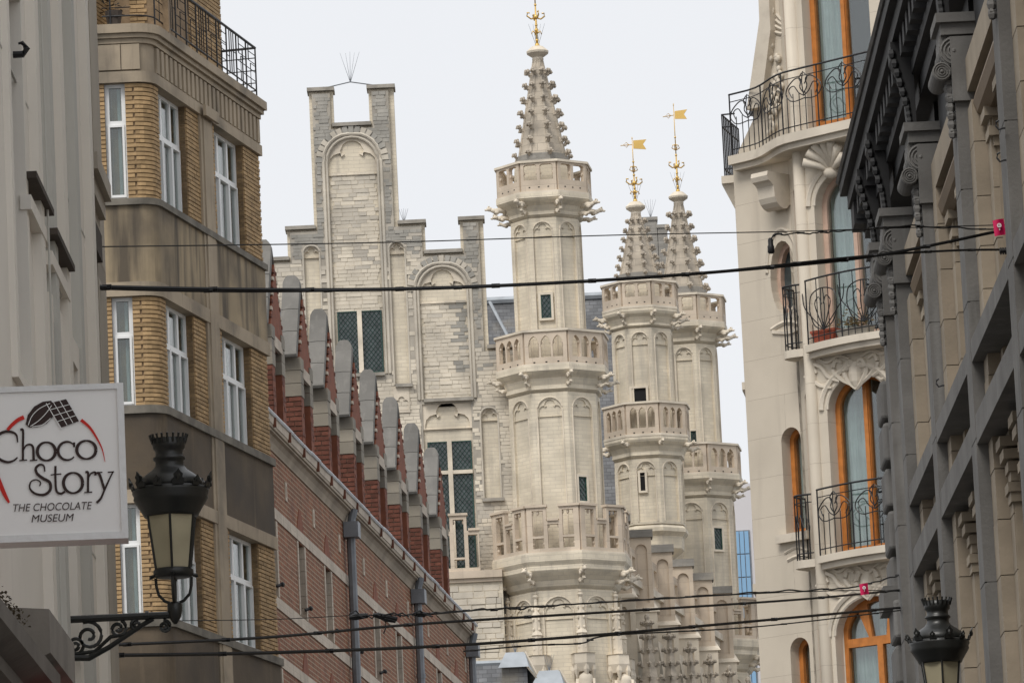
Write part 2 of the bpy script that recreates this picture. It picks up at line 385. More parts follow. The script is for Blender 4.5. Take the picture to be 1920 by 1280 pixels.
def casement(fr, t0, t1, z0, z1, w, parent, cols, tr, mat=white_pvc, fw=.055, curtain=True, depth=.7, mats=None):
    holes = []
    zt = z0+(z1-z0)*tr
    edges = [t0+(t1-t0)*c for c in cols]
    lights = []
    for i in range(len(edges)-1):
        for p, q in ((z0, zt), (zt, z1)):
            h = rect(edges[i]+fw*(.8 if i else 1.2), edges[i+1]-fw*(.8 if i < len(edges)-2 else 1.2), p+fw*(1.5 if p == z0 else .8), q-fw)
            holes.append(h); lights.append(h)
    o = MB().plate(fr, rect(t0, t1, z0, z1), holes, w-.06, w).build('window', mat, parent)
    for h in lights:
        bo('pane', fr, h[0][0]-.01, h[1][0]+.01, h[0][1]-.01, h[2][1]+.01, w-.04, w-.03, glass, o)
    # sash beads
    b = MB()
    for h in lights[::2]: b.plate(fr, rect(h[0][0]-.035, h[1][0]+.035, h[0][1]-.04, h[2][1]+.035), [h], w+.001, w+.022)
    b.box(fr, t0-.02, t1+.02, z0-.05, z0-.002, w-.1, w+.06)
    b.build('sash', mat, o)
    if curtain:
        n = max(8, int((t1-t0)*14)); cb = MB(); pts = []
        for i in range(n+1):
            t = t0+.03+(t1-t0-.06)*i/n; pts.append((t, w-.13-.035*math.sin(i*2.1)-.02*math.sin(i*.7)))
        for (a, p), (c, q) in zip(pts, pts[1:]): cb.add([fr.pt(a, z0, p), fr.pt(c, z0, q), fr.pt(c, z1, q), fr.pt(a, z1, p)], [(0, 1, 2, 3)])
        cb.build('curtain', curtain_m, o)
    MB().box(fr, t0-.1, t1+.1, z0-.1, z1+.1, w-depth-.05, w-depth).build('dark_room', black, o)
    return o
def spiral(b, fr, ct, cz, r, turns, th, w, start=0, sg=1, n=26, r_in=.12):
    P = []
    for i in range(n+1):
        q = i/n; a = start + sg*turns*2*math.pi*q; rr = r*(1-(1-r_in)*q); P.append(fr.pt(ct+rr*math.cos(a), cz+rr*math.sin(a), w))
    b.tube(P, th, 5)
def curve(b, fr, pts, th, w, n=8):                       # Catmull-Rom through (t,z) points
    P = [pts[0]] + list(pts) + [pts[-1]]; out = []
    for i in range(1, len(P)-2):
        for k in range(n):
            u = k/n; q = []
            for d in (0, 1):
                a, bb, c, e = P[i-1][d], P[i][d], P[i+1][d], P[i+2][d]
                q.append(.5*(2*bb+(c-a)*u+(2*a-5*bb+4*c-e)*u*u+(3*bb-a-3*c+e)*u**3))
            out.append(q)
    out.append(pts[-1]); W = w if callable(w) else (lambda t: w)
    b.tube([fr.pt(t, z, W(t)) for t, z in out], th, 5)

# ------------------------------------------------------------------ ground
g = MB(); g.add([(-600, -200, 0), (600, -200, 0), (600, 1500, 0), (-600, 1500, 0)], [(0, 1, 2, 3)]); g = g.build('ground', asphalt); g['kind'] = 'structure'
for nm, a_, c_ in (('pavement_left', -2.6, -1.5), ('pavement_right', 2.6, 3.78)):
    pv = MB().hexa([(x, y, z) for z in (.002, .12) for x, y in ((a_, 0), (c_, 0), (c_, 58), (a_, 58))]).build(nm, M(nm+'_slabs', (.23, .22, .21), brick=(.5, .5, .008, (.12, .12, .11), .5))); pv['kind'] = 'structure'

# ================================================================== town hall (about 170 m away)
FT = Fr((0, 170), (1, 0))
def X(px, py): return FT.hit(px, py)[0]
def Z(px, py): return FT.hit(px, py)[1]
hall = thing('town_hall', 'pale gothic town hall with stepped gable and crocketed octagonal turrets at the street end', 'town hall', (-2, 172, 0))
# --- stepped gable wall
xl, xr = X(584, 300), X(743, 290)
ztop, zcr = Z(660, 169), Z(660, 237)
c0, c1 = X(625, 205), X(692, 203)
xs0, zs0 = X(539, 460), Z(565, 431)
zs00 = Z(530, 489)
xs1, zs1, zs2 = X(797, 447), Z(770, 420), Z(830, 475)
xm0, xm1, zm = X(863, 445), X(911, 530), Z(885, 413)
zled = Z(930, 653)
LX, BX = -10.5, 1.2
outline = [(LX, 0), (BX, 0), (BX, zled), (xm1, zled), (xm1, zm), (xm0, zm), (xm0, zs2), (xs1, zs2), (xs1, zs1), (xr, zs1), (xr, ztop), (c1, ztop), (c1, zcr), (c0, zcr), (c0, ztop), (xl, ztop), (xl, zs0), (xs0, zs0), (xs0, zs00), (LX, zs00)]
core = MB().plate(FT, outline, [], -.55, 0).build('gable_wall', stone, hall)
e = .09
inset = [(LX, 0), (BX, 0), (BX, zled-e), (xm1-e*1.6, zled-e), (xm1-e*1.6, zm-e), (xm0+e, zm-e), (xm0+e, zs2-e), (xs1-e, zs2-e), (xs1-e, zs1-e), (xr-e*1.8, zs1-e), (xr-e*1.8, ztop-e), (c1+e, ztop-e), (c1+e, zcr-e), (c0-e, zcr-e), (c0-e, ztop-e), (xl+e, ztop-e), (xl+e, zs0-e), (xs0+e, zs0-e), (xs0+e, zs00-e), (LX, zs00-e)]
def A(px0, px1, ytop, ybot, kind='round', ym=None):       # arch outline from picture rows
    ym = ym or (ytop+ybot)/2; t0, t1 = X(px0, ym), X(px1, ym); zt, zb = Z((px0+px1)/2, ytop), Z((px0+px1)/2, ybot)
    return arch(t0, t1, zb, zt-(t1-t0)/2, kind), t0, t1, zb, zt
niches = [A(618, 714, 258, 704, ym=430), A(573, 602, 463, 700, ym=560), A(735, 763, 456, 722, ym=580), A(787, 880, 500, 749, ym=620), A(905, 936, 766, 934)]
t0, t1, zb, zt = X(797, 880), X(889, 880), Z(845, 1075), Z(843, 757)
niches.append((rect(t0, t1, zb, zt), t0, t1, zb, zt))     # panel and tall window of the right bay
holes = [n[0] for n in niches]
skin = MB().plate(FT, inset, holes, .0, .12).build('gable_facing', joint, hall)
for (P, a, c_, zb, zt) in niches[:5]:
    big = c_-a > .8
    for k, (off, r_) in enumerate(((.10, .055), (.0, .04)) if big else ((.02, .03),)):
        Q = [(p[0]+(off if p[0] > (a+c_)/2 else -off), p[1]+(off if p[1] > zt-(c_-a)/2 else 0)) for p in P[2:]]
        Q = [(Q[0][0], zb)] + Q + [(Q[-1][0], zb)]
        MB().tube([FT.pt(q[0], q[1], .125) for q in Q], r_, 6).build('arch_moulding', block_b, hall)
trefs = []
def TP(*a):
    o_ = MB().plate(FT, *a).build('blind_tracery', stone_plain, hall)
for (P, a, c_, zb, zt) in niches[:5]:
    h = (c_-a)/2; zs = zt-h; g_ = h*.06
    TP(arch(a, c_, zs-h*.5, zs, 'round'), [arch(a+g_, c_-g_, zs-h*.48, zs-.06*h, 'tre')], .002, .06)
a, c_, zt = niches[5][1], niches[5][2], niches[5][4]
zq = Z(843, 803)
TP(rect(a, c_, zq-.02, zt), [arch(a+.06, c_-.06, zq, zq+.12, 'tre')], .002, .07)
a, c_ = X(738, 745), X(768, 745)
TP(rect(a, c_, Z(753, 775), Z(753, 728)), [arch(a+.04, c_-.04, Z(753, 770), Z(753, 757), 'tre')], .125, .17)
cop = []
for (a, c_, z) in ((xl, c0, ztop), (c1, xr, ztop), (c0, c1, zcr), (xs0, xl, zs0), (LX, xs0, zs00), (xr, xs1, zs1), (xs1, xm0, zs2), (xm0, xm1, zm), (xm1, BX, zled)):
    bo('coping', FT, a-.05, c_+.05, z-.01, z+.10, -.6, .19, coping_m, hall)
for (px0, px1, y) in ((742, 774, 722), (795, 888, 750), (905, 946, 936), (628, 722, 704)):
    bo('ledge', FT, X(px0, y), X(px1, y), Z(px0, y+6), Z(px0, y), .1, .27, coping_m, hall)
# individual stones of the gable
gl = [s for s in masonry(FT, [p if p[1] > 20 else (p[0], 20.5) for p in inset], [[(q[0], q[1]) for q in arch(n[1]-.12, n[2]+.12, n[3]-.1, n[4]-(n[2]-n[1])/2, 'round')] if i in (0, 3) else n[0] for i, n in enumerate(niches)], .11, .135) if s[1] > -8.2]
for i in (0, 3):
    P, a, c_, zb, zt = niches[i]; h = (c_-a)/2
    low = Z(662, 585) if i == 0 else zb
    gl += masonry(FT, rect(a+.02, c_-.02, low, zt-h*1.35), [], 0, .02)
buckets = {0: [], 1: [], 2: []}
for s in gl:
    t, z = (s[1]+s[2])/2, s[3]; p = .12
    if z > zs1-1.0 and s[6] > .1: p = .8
    if z > zcr-.6: p = .95
    if z > Z(800, 620) and s[6] > .1: p = max(p, .42)
    if t > xm0-.25 and z > Z(900, 700): p = max(p, .75)
    if z > Z(660, 420) and s[6] < .1: p = .4
    p += .45*mnoise.noise(Vector((t*.8, z*.45, 3.1))) + random.uniform(-.09, .09)
    buckets[0 if p < .3 else 1 if p < .62 else 2].append(s)
pieces('stone', buckets[0], block_a, skin, 110); pieces('stone', buckets[1], block_b, skin, 90); pieces('stone', buckets[2], block_c, skin, 100)
# voussoirs of the two large arches
for i in (0, 3):
    P, a, c_, zb, zt = niches[i]; h = (c_-a)/2; c = (a+c_)/2; zs = zt-h; n = 17
    for k in range(n):
        b = MB(); q0, q1 = math.pi*k/n+.02, math.pi*(k+1)/n-.02; r0, r1 = h+.13, h+.34
        b.plate(FT, [(c+r0*math.cos(q0), zs+r0*math.sin(q0)), (c+r1*math.cos(q0), zs+r1*math.sin(q0)), (c+r1*math.cos(q1), zs+r1*math.sin(q1)), (c+r0*math.cos(q1), zs+r0*math.sin(q1))], [], .1, .15+random.uniform(0, .02))
        b.build('voussoir', block_b if random.random() < .6 else block_c, skin)
# windows
leaded('window', FT, X(634, 640), X(718, 640), Z(676, 700), Z(676, 583), .03, hall, 2)
leaded('window', FT, X(805, 920), X(888, 920), Z(846, 1066), Z(846, 827), .03, hall, 2, Z(846, 886))
leaded('window', FT, X(634, 850), X(718, 850), Z(676, 905), Z(676, 785), .03, hall, 2)
# iron tie and bird spikes on the gable top
b = MB(); b.tube([FT.pt(X(600, 170), ztop+.12, -.2), FT.pt(X(657, 168), ztop+.30, -.2), FT.pt(X(715, 166), ztop+.12, -.2)], .018, 4)
b.build('iron_tie', zinc, hall)
def spikes(c, h, parent):
    b = MB()
    for dx, dy in ((-.3, 0), (-.12, .1), (.03, -.1), (.17, .1), (.33, 0)): b.tube([c, c+Vector((dx*h, dy*h, h))], [.010, .004], 3)
    b.build('bird_spike', zinc, parent)
spikes(FT.pt(X(657, 165), ztop+.28, -.2), .95, hall)
spikes(FT.pt(X(757, 415), zs1+.08, -.2), .45, hall)
# nave roof behind the gable and the steep slate roof behind the turrets
b = MB(); ax = (xl+xr)/2
for sg in (-1, 1): b.add([(ax, 170.6, ztop-2.6), (ax+sg*6.0, 170.6, ztop-2.6-9.3), (ax+sg*6.0, 186, ztop-2.6-9.3), (ax, 186, ztop-2.6)], [(0, 1, 2, 3)])
b.build('roof', slate, hall)
p0, p1 = at(880, 566, 192), at(1172, 553, 192); zm0 = at(1150, 1010, 188).z
b = MB(); b.add([(p0.x, 192, p0.z), (p1.x+.3, 192, p0.z), (p1.x+.3, 188, zm0), (p0.x, 188, zm0)], [(0, 1, 2, 3)]); b.build('roof', slate, hall)
b = MB(); b.tube([(p0.x, 191.95, p0.z), (p1.x+.3, 191.95, p0.z)], .13, 6); 
h0, h1 = at(918, 566, 191.4), at(957, 640, 190.6)
b.tube([h0, h1], .06, 5); b.build('ridge_lead', lead, hall)
# wall and terrace to the left of the main turret
FL_ = Fr((0, 169.0), (1, 0))
def XL_(px, py): return FL_.hit(px, py)[0]
def ZL_(px, py): return FL_.hit(px, py)[1]
tx0, tx1 = XL_(700, 1150), XL_(945, 1150)
zc = ZL_(880, 1078)
terr = MB().box(FL_, tx0, tx1, 0, zc-.1, -1.2, 0).build('terrace_wall', stone, hall)
pl = masonry(FL_, rect(tx0, tx1, 21.0, zc-.12), [], -.02, .03, ch=.19, ln=.42, gap=.02, jit=.02)
random.shuffle(pl); pieces('stone', pl[:len(pl)*3//4], block_a, terr, 150); pieces('stone', pl[len(pl)*3//4:], block_b, terr, 50)
b = MB(); b.box(FL_, tx0, tx1, zc-.1, zc+.12, -1.2, .16); b.box(FL_, tx0, tx1, zc-.22, zc-.101, -1.2, .08); b.build('cornice', stone_pink, hall)
zr, zlow = ZL_(880, 966), ZL_(880, 995)
b = MB(); zb = zc+.121
u0 = XL_(818, 1010); W_ = 1.29
for k in range(-2, 1):
    s = u0 + W_*k
    P = [(s, zb), (s+W_, zb), (s+W_, zlow), (s+.93, zlow), (s+.93, zr), (s+.42, zr), (s+.42, zlow), (s, zlow)]
    b.plate(FL_, P, [rect(s+.52, s+.84, zb+.42, zr-.12), rect(s+.52, s+.84, zb+.1, zb+.36), rect(s+.07, s+.40, zb+.1, zlow-.12), rect(s+.96, s+1.25, zb+.1, zlow-.12)], -.12, .1)
    b.box(FL_, s+.38, s+.97, zr, zr+.07, -.16, .15); b.box(FL_, s-.02, s+.38, zlow, zlow+.07, -.16, .15); b.box(FL_, s+.97, s+W_+.02, zlow, zlow+.07, -.16, .15)
    for t in (s+.52, s+.84): b.ball(FL_.pt(t, zr-.2, 0), (.05, .06, .07), 6, 4)
b.build('terrace_parapet', stone_pink, hall)

# --- turrets
garg = MB()
garg.tube([(0, .1, 0), (0, -.12, .03), (0, -.3, .0), (0, -.42, .05)], [.09, .10, .085, .07], 7); garg.ball((0, -.47, .07), (.085, .10, .085), 7, 5)
garg.ball((.05, -.5, .15), .03, 5, 4); garg.ball((-.05, -.5, .15), .03, 5, 4); garg.ball((0, -.58, .04), (.05, .07, .04), 6, 4); garg.ball((.07, -.22, -.05), (.04, .1, .07), 6, 4); garg.ball((-.07, -.22, -.05), (.04, .1, .07), 6, 4)
garg = garg.mesh('gargoyle', stone_plain, True)
crk = MB()
crk.tube([(0, .05, -.07), (0, -.07, -.03), (0, -.15, .05)], [.06, .05, .035], 5)
for p, r_ in (((0, -.17, .07), .055), ((.07, -.11, .04), .045), ((-.07, -.11, .04), .045), ((.04, -.19, .02), .035), ((-.05, -.19, .03), .035), ((0, -.1, .1), .045)): crk.ball(p, r_, 6, 4)
crk = crk.mesh('crocket', crocket_m)
ROT8 = rad(-29.3)
def oface(c, R, k, rot=ROT8):
    a = rot + math.pi/8 + k*math.pi/4; n = (math.sin(a), -math.cos(a)); ap = R*math.cos(math.pi/8)
    return Fr((c[0]+n[0]*ap, c[1]+n[1]*ap), (math.cos(a), math.sin(a)), n)
def parapet(c, R, z0, z1, kind, parent):
    hw = R*math.sin(math.pi/8); b = MB(); H = z1-z0; hole = []
    for k in range(8):
        f = oface(c, R, k); e = hw-.035
        if kind == 'rect2':
            hs = []
            for sg in (-1, 1):
                a, d = sorted((sg*.05, sg*(hw-.13)))
                hs.append([(a, z0+H*.42), (d, z0+H*.42), (d, z1-.1), (d-.06, z1-.06), (a+.06, z1-.06), (a, z1-.1)])
            b.plate(f, rect(-e, e, z0, z1), hs, -.15, 0)
            for sg in (-1, 1):
                for q in (.05, hw-.13):
                    for zz in (z0+H*.66,): b.ball(f.pt(sg*q, zz, -.07), (.045, .05, .06), 5, 4)
            hole += [(f, t-.025, t+.025, z0+H*.16, z0+H*.16+.035, -.01, .003) for t in (-hw*.5, 0, hw*.5)]
        elif kind == 'arch3':
            hs = []; wv = (2*hw-.26)/3
            for i in range(3):
                a = -hw+.13+wv*i+.028; d = a+wv-.056; hs.append(arch(a, d, z0+H*.24, z1-.12-(d-a)*.80, 'point', 8, .92))
            b.plate(f, rect(-e, e, z0, z1), hs, -.14, 0)
            for i in range(3):
                a = -hw+.13+wv*i+.028; d = a+wv-.056
                for t in (a+.01, d-.01): b.ball(f.pt(t, z1-.1-(d-a)*.72, -.07), (.04, .05, .05), 5, 4)
            hole += [(f, t-.03, t+.03, z0+H*.07, z0+H*.07+.04, -.01, .003) for t in (-wv, 0, wv)]
        else:
            zl = z0+H*.70; q = hw*.24
            P = [(-e, z0), (e, z0), (e, z1), (q, z1), (q, zl), (-q, zl), (-q, z1), (-e, z1)]
            hs = [rect(-q+.03, q-.03, z0+.16, zl-.1)]
            for sg in (-1, 1):
                a, d = sorted((sg*(q+.09), sg*(hw-.20))); hs += [rect(a, d, z0+.16, z0+.16+H*.22), rect(a, d, z0+.23+H*.22, z1-.1)]
                for t in (a, d, (a+d)/2): b.ball(f.pt(t, z1-.16, -.07), (.05, .05, .07), 5, 4)
                for t in (a, d): b.ball(f.pt(t, z0+.3, -.07), (.05, .05, .05), 5, 4)
                b.box(f, min(sg*q, sg*hw)-.03*(sg > 0), max(sg*q, sg*hw)+.03*(sg < 0), z1, z1+.07, -.2, .05)
            for t in (-q, q): b.ball(f.pt(t*.8, zl-.14, -.07), (.05, .05, .06), 5, 4)
            b.plate(f, P, hs, -.16, 0); b.box(f, -q+.031, q-.031, zl, zl+.06, -.2, .05)
    o = b.build('parapet', stone_pink, parent)
    if kind != 'cren': MB().ring(c, 8, R-.2, R+.05, z1, z1+.07, ROT8).build('parapet_coping', stone_plain, parent)
    MB().ring(c, 8, R-.16, R+.03, z0-.03, z0+.05, ROT8).build('parapet_sill', stone_plain, parent)
    if hole:
        q = MB()
        for h in hole: q.box(*h)
        q.build('drain_hole', black, parent, stuff=True)
def turret(c, S, wins=(), small=False):
    prof = S['core']
    body = MB().frust(c, 8, [(r-.075 if fl else r, z) for r, z, fl in prof], ROT8).build('turret', stone, hall)
    for (R, z0, z1, pz0, pz1) in S['panels']:             # faced shafts with blind arches
        hw = R*math.sin(math.pi/8); p = hw*.66
        for k in (6, 7, 0, 1, 2, 3, 5, 4):
            f = oface(c, R, k); b = MB()
            b.plate(f, rect(-hw, hw, z0, z1), [arch(-p, p, pz0, pz1-p, 'round', 10)], -.08, 0)
            b.plate(f, arch(-p, p, pz1-p*1.55, pz1-p, 'round', 10), [arch(-p*.93, p*.93, pz1-p*1.53, pz1-p*1.05, 'tre')], -.067, -.03)
            b.build('arch_panel', stone, body)
            m_ = MB(); Q = arch(-p-.02, p+.02, pz0, pz1-p, 'round', 12)[1:] + [(-p-.02, pz0)]
            m_.tube([f.pt(q[0], q[1], .004) for q in Q], .022, 5); m_.build('arch_moulding', stone_plain, body)
    for (R, z0, z1, kind) in S['bal']: parapet(c, R, z0, z1, kind, body)
    for (R, z, sc_) in S['garg']:
        for k in range(8):
            a = ROT8 + k*math.pi/4; inst('gargoyle', garg, body, (c[0]+R*math.sin(a), c[1]-R*math.cos(a), z), a, sc_)
            if sc_ > .75: inst('gargoyle', garg, body, (c[0]+(R-.1)*math.sin(a+.0), c[1]-(R-.1)*math.cos(a), z-.24), a+.12, sc_*.75)
    r0, z0, r1, z1 = S['spire']
    sp = MB().frust(c, 8, [(r0, z0), (r1, z1)], ROT8)
    for k in range(8):
        a = ROT8+k*math.pi/4; sp.tube([(c[0]+r*math.sin(a), c[1]-r*math.cos(a), z) for r, z in ((r0, z0), (r1, z1))], [.05, .03], 5)
    sp.build('spire', spire_m, body)
    MB().ring(c, 8, r0*.8, r0*1.06, z0, z0+.28, ROT8).build('spire_base', stone_grey, body)
    n = S['nck']
    for j in range(n):
        q = (j+.35)/(n+.35); r, z = r0+(r1-r0)*q, z0+.12+(z1-z0)*q*.97
        for k in range(8):
            a = ROT8+k*math.pi/4; inst('crocket', crk, body, (c[0]+r*math.sin(a), c[1]-r*math.cos(a), z), a+random.uniform(-.15, .15), S['cks']*random.uniform(.9, 1.12))
    zc_ = z1
    MB().frust(c, 10, [(r1, zc_-.05), (r1*1.25, zc_+.02), (r1*1.15, zc_+.08), (r1*2.3, zc_+.2), (r1*2.4, zc_+.26), (r1*1.2, zc_+.42)]).build('spire_cap', stone_plain, body)
    # gilded finial
    g_ = MB(); zf = zc_+.4; Hf = S['finial']; C = lambda z, x=0, y=0: Vector((c[0]+x, c[1]+y, zf+z))
    g_.tube([C(-.05), C(Hf*.42)], [.042, .022], 6); g_.tube([C(Hf*.42), C(Hf)], [.02, .010], 6)
    for z, r_ in ((.06, .1), (.22, .07), (Hf*.17, .085), (Hf*.22, .06), (Hf*.30, .10), (Hf*.42, .055), (Hf*.62, .05), (Hf*.98, .03)): g_.ball(C(z), (r_*.8, r_*.8, r_*.75), 7, 5)
    for k in range(4):
        a = k*math.pi/2+.3; dx, dy = math.cos(a), math.sin(a); zz = Hf*.29
        g_.tube([C(zz), C(zz-.03, dx*.16, dy*.16), C(zz+.06, dx*.28, dy*.28), C(zz+.16, dx*.27, dy*.27), C(zz+.15, dx*.2, dy*.2)], .026, 5)
        zz = Hf*.13; g_.tube([C(zz), C(zz+.1, dx*.12, dy*.12), C(zz, dx*.16, dy*.16)], .02, 5)
        zz = Hf*.50; g_.tube([C(zz-.08), C(zz, dx*.14, dy*.14), C(zz+.1, dx*.1, dy*.1), C(zz+.12)], .018, 5)
    g_.build('gilded_finial', gold, body, True)
    v = MB(); zz = Hf*.83; f = Fr((c[0], c[1]), (1, S['vane']), (0, -1))
    v.plate(f, [(.03, zf+zz-.02), (.46, zf+zz-.06), (.36, zf+zz+.12), (.48, zf+zz+.28), (.03, zf+zz+.26)], [], -.012, .012)
    v.tube([f.pt(0, zf+zz+.12), f.pt(-.4, zf+zz+.1)], .014, 4); v.tube([f.pt(-.12, zf+zz+.12), f.pt(-.2, zf+zz+.2), f.pt(-.3, zf+zz+.12), f.pt(-.2, zf+zz+.03), f.pt(-.12, zf+zz+.12)], .012, 4)
    v.build('weather_vane', gold, body)
    spikes(C(-.05), .8, body)
    for (px0, px1, y0, y1, R, kind) in wins:
        best = None
        for k in range(8):
            f = oface(c, R-.075/math.cos(math.pi/8)*0-.07, k)
            if f.n.y < -.15:
                t, z = f.hit((px0+px1)/2, (y0+y1)/2)
                if abs(t) < R*.39: best = f
        if best is None: continue
        f = best; ym = (y0+y1)/2; t0, t1 = f.hit(px0, ym)[0], f.hit(px1, ym)[0]; z0, z1 = f.hit((px0+px1)/2, y1)[1], f.hit((px0+px1)/2, y0)[1]
        if kind == 'lead': leaded('window', f, t0, t1, z0, z1, .03, body)
        else: MB().box(f, t0, t1, z0, z1, -.3, .02).build('window', black, body)
        fr_ = MB(); fr_.plate(f, rect(t0-.07, t1+.07, z0-.07, z1+.07), [rect(t0, t1, z0, z1)], .0, .085); fr_.build('window_surround', stone_plain, body)
    return body
K = 170/FPX
def zm_(y, px=1034, py=640, D=170): return at(px+(y-py)*.0465, y, D).z
def R_(hw, D=170): return hw*D/FPX/.975
main_c = (at(1034, 640, 170).x, 170.0)
S1 = dict(
    core=[(R_(104), 0, 1), (R_(104), zm_(1117), 1), (R_(108), zm_(1110), 0), (R_(113), zm_(1100), 0), (R_(126), zm_(1086), 0), (R_(129), zm_(1082), 0), (R_(129), zm_(1074), 0), (R_(134), zm_(1066), 0), (R_(134), zm_(1052), 0), (R_(88), zm_(1050), 1),
          (R_(88), zm_(748), 1), (R_(93), zm_(742), 0), (R_(92), zm_(735), 0), (R_(97), zm_(722), 0), (R_(106), zm_(714), 0), (R_(110), zm_(710), 0), (R_(110), zm_(700), 0), (R_(68), zm_(698), 1), (R_(68), zm_(420), 1), (R_(73), zm_(414), 0), (R_(72), zm_(408), 0), (R_(78), zm_(398), 0), (R_(90), zm_(390), 0), (R_(94), zm_(386), 0), (R_(94), zm_(378), 0), (R_(60), zm_(376), 0), (R_(55), zm_(310), 0)],
    panels=[(R_(104), 20.0, zm_(1117), 20.1, zm_(1130)), (R_(88), zm_(1050), zm_(748), zm_(1040), zm_(758)), (R_(68), zm_(698), zm_(420), zm_(690), zm_(428))],
    bal=[(R_(131), zm_(1052), zm_(966), 'cren'), (R_(108), zm_(700), zm_(638), 'arch3'), (R_(92), zm_(377), zm_(321), 'rect2')],
    garg=[(R_(116), zm_(1088), .95), (R_(98), zm_(720), .8), (R_(82), zm_(397), .9)],
    spire=(R_(48), zm_(312), R_(9), zm_(113)), nck=7, cks=1.0, finial=3.2, vane=.15)
t_main = turret(main_c, S1, [(1015, 1034, 553, 597, R_(68), 'lead'), (1083, 1098, 894, 939, R_(88), 'lead')])
p3 = at(1289, 700, 194); third_c = (p3.x, 194.0)
t_third = turret(third_c, dict(S1, vane=-.25), [(1337, 1352, 990, 1030, R_(88), 'lead'), (1296, 1307, 808, 845, R_(68), 'lead')])
D2 = 186
def z2(y): return at(1205+(y-650)*.0465, y, D2).z
def r2(h): return R_(h, D2)
S2 = dict(
    core=[(r2(30), z2(1075), 0), (r2(36), z2(1062), 0), (r2(38), z2(1050), 0), (r2(60), z2(1034), 0), (r2(62), z2(1012), 0), (r2(70), z2(1004), 0), (r2(70), z2(997), 0), (r2(66), z2(990), 1), (r2(66), z2(868), 1), (r2(70), z2(862), 0), (r2(69), z2(855), 0), (r2(74), z2(846), 0), (r2(82), z2(838), 0), (r2(84), z2(834), 0), (r2(84), z2(827), 0), (r2(59), z2(825), 1), (r2(59), z2(624), 1), (r2(63), z2(619), 0), (r2(62), z2(614), 0), (r2(67), z2(604), 0), (r2(73), z2(598), 0), (r2(75), z2(594), 0), (r2(75), z2(588), 0), (r2(45), z2(586), 0), (r2(42), z2(530), 0)],
    panels=[(r2(66), z2(990), z2(868), z2(985), z2(874)), (r2(59), z2(825), z2(624), z2(820), z2(632))],
    bal=[(r2(83), z2(827), z2(768), 'arch3'), (r2(74), z2(587), z2(540), 'rect2')],
    garg=[(r2(76), z2(843), .75), (r2(66), z2(602), .8)],
    spire=(r2(40), z2(532), r2(8), z2(402)), nck=7, cks=.85, finial=2.25, vane=.05)
t_mid = turret((at(1205, 650, D2).x, D2), S2, [(1185, 1212, 728, 754, r2(59), 'dark'), (1201, 1210, 886, 920, r2(66), 'dark')])
# chimney-like gable piers far behind the middle turret
FQ = Fr((0, 203), (1, 0))
for (a, c_, y) in ((1203, 1233, 407), (1234, 1252, 421)):
    x0, z1 = FQ.hit(a, 450); x1, _ = FQ.hit(c_, 450); zt = FQ.hit((a+c_)/2, y)[1]
    q = MB(); q.box(FQ, x0, x1, 24, zt-.12, -.8, 0); q.box(FQ, x0-.04, x1+.04, zt-.12, zt, -.85, .05); q.build('gable_pier', stone_grey, hall)
spikes(FQ.pt(FQ.hit(1220, 405)[0], FQ.hit(1220, 407)[1], -.2), .7, hall)

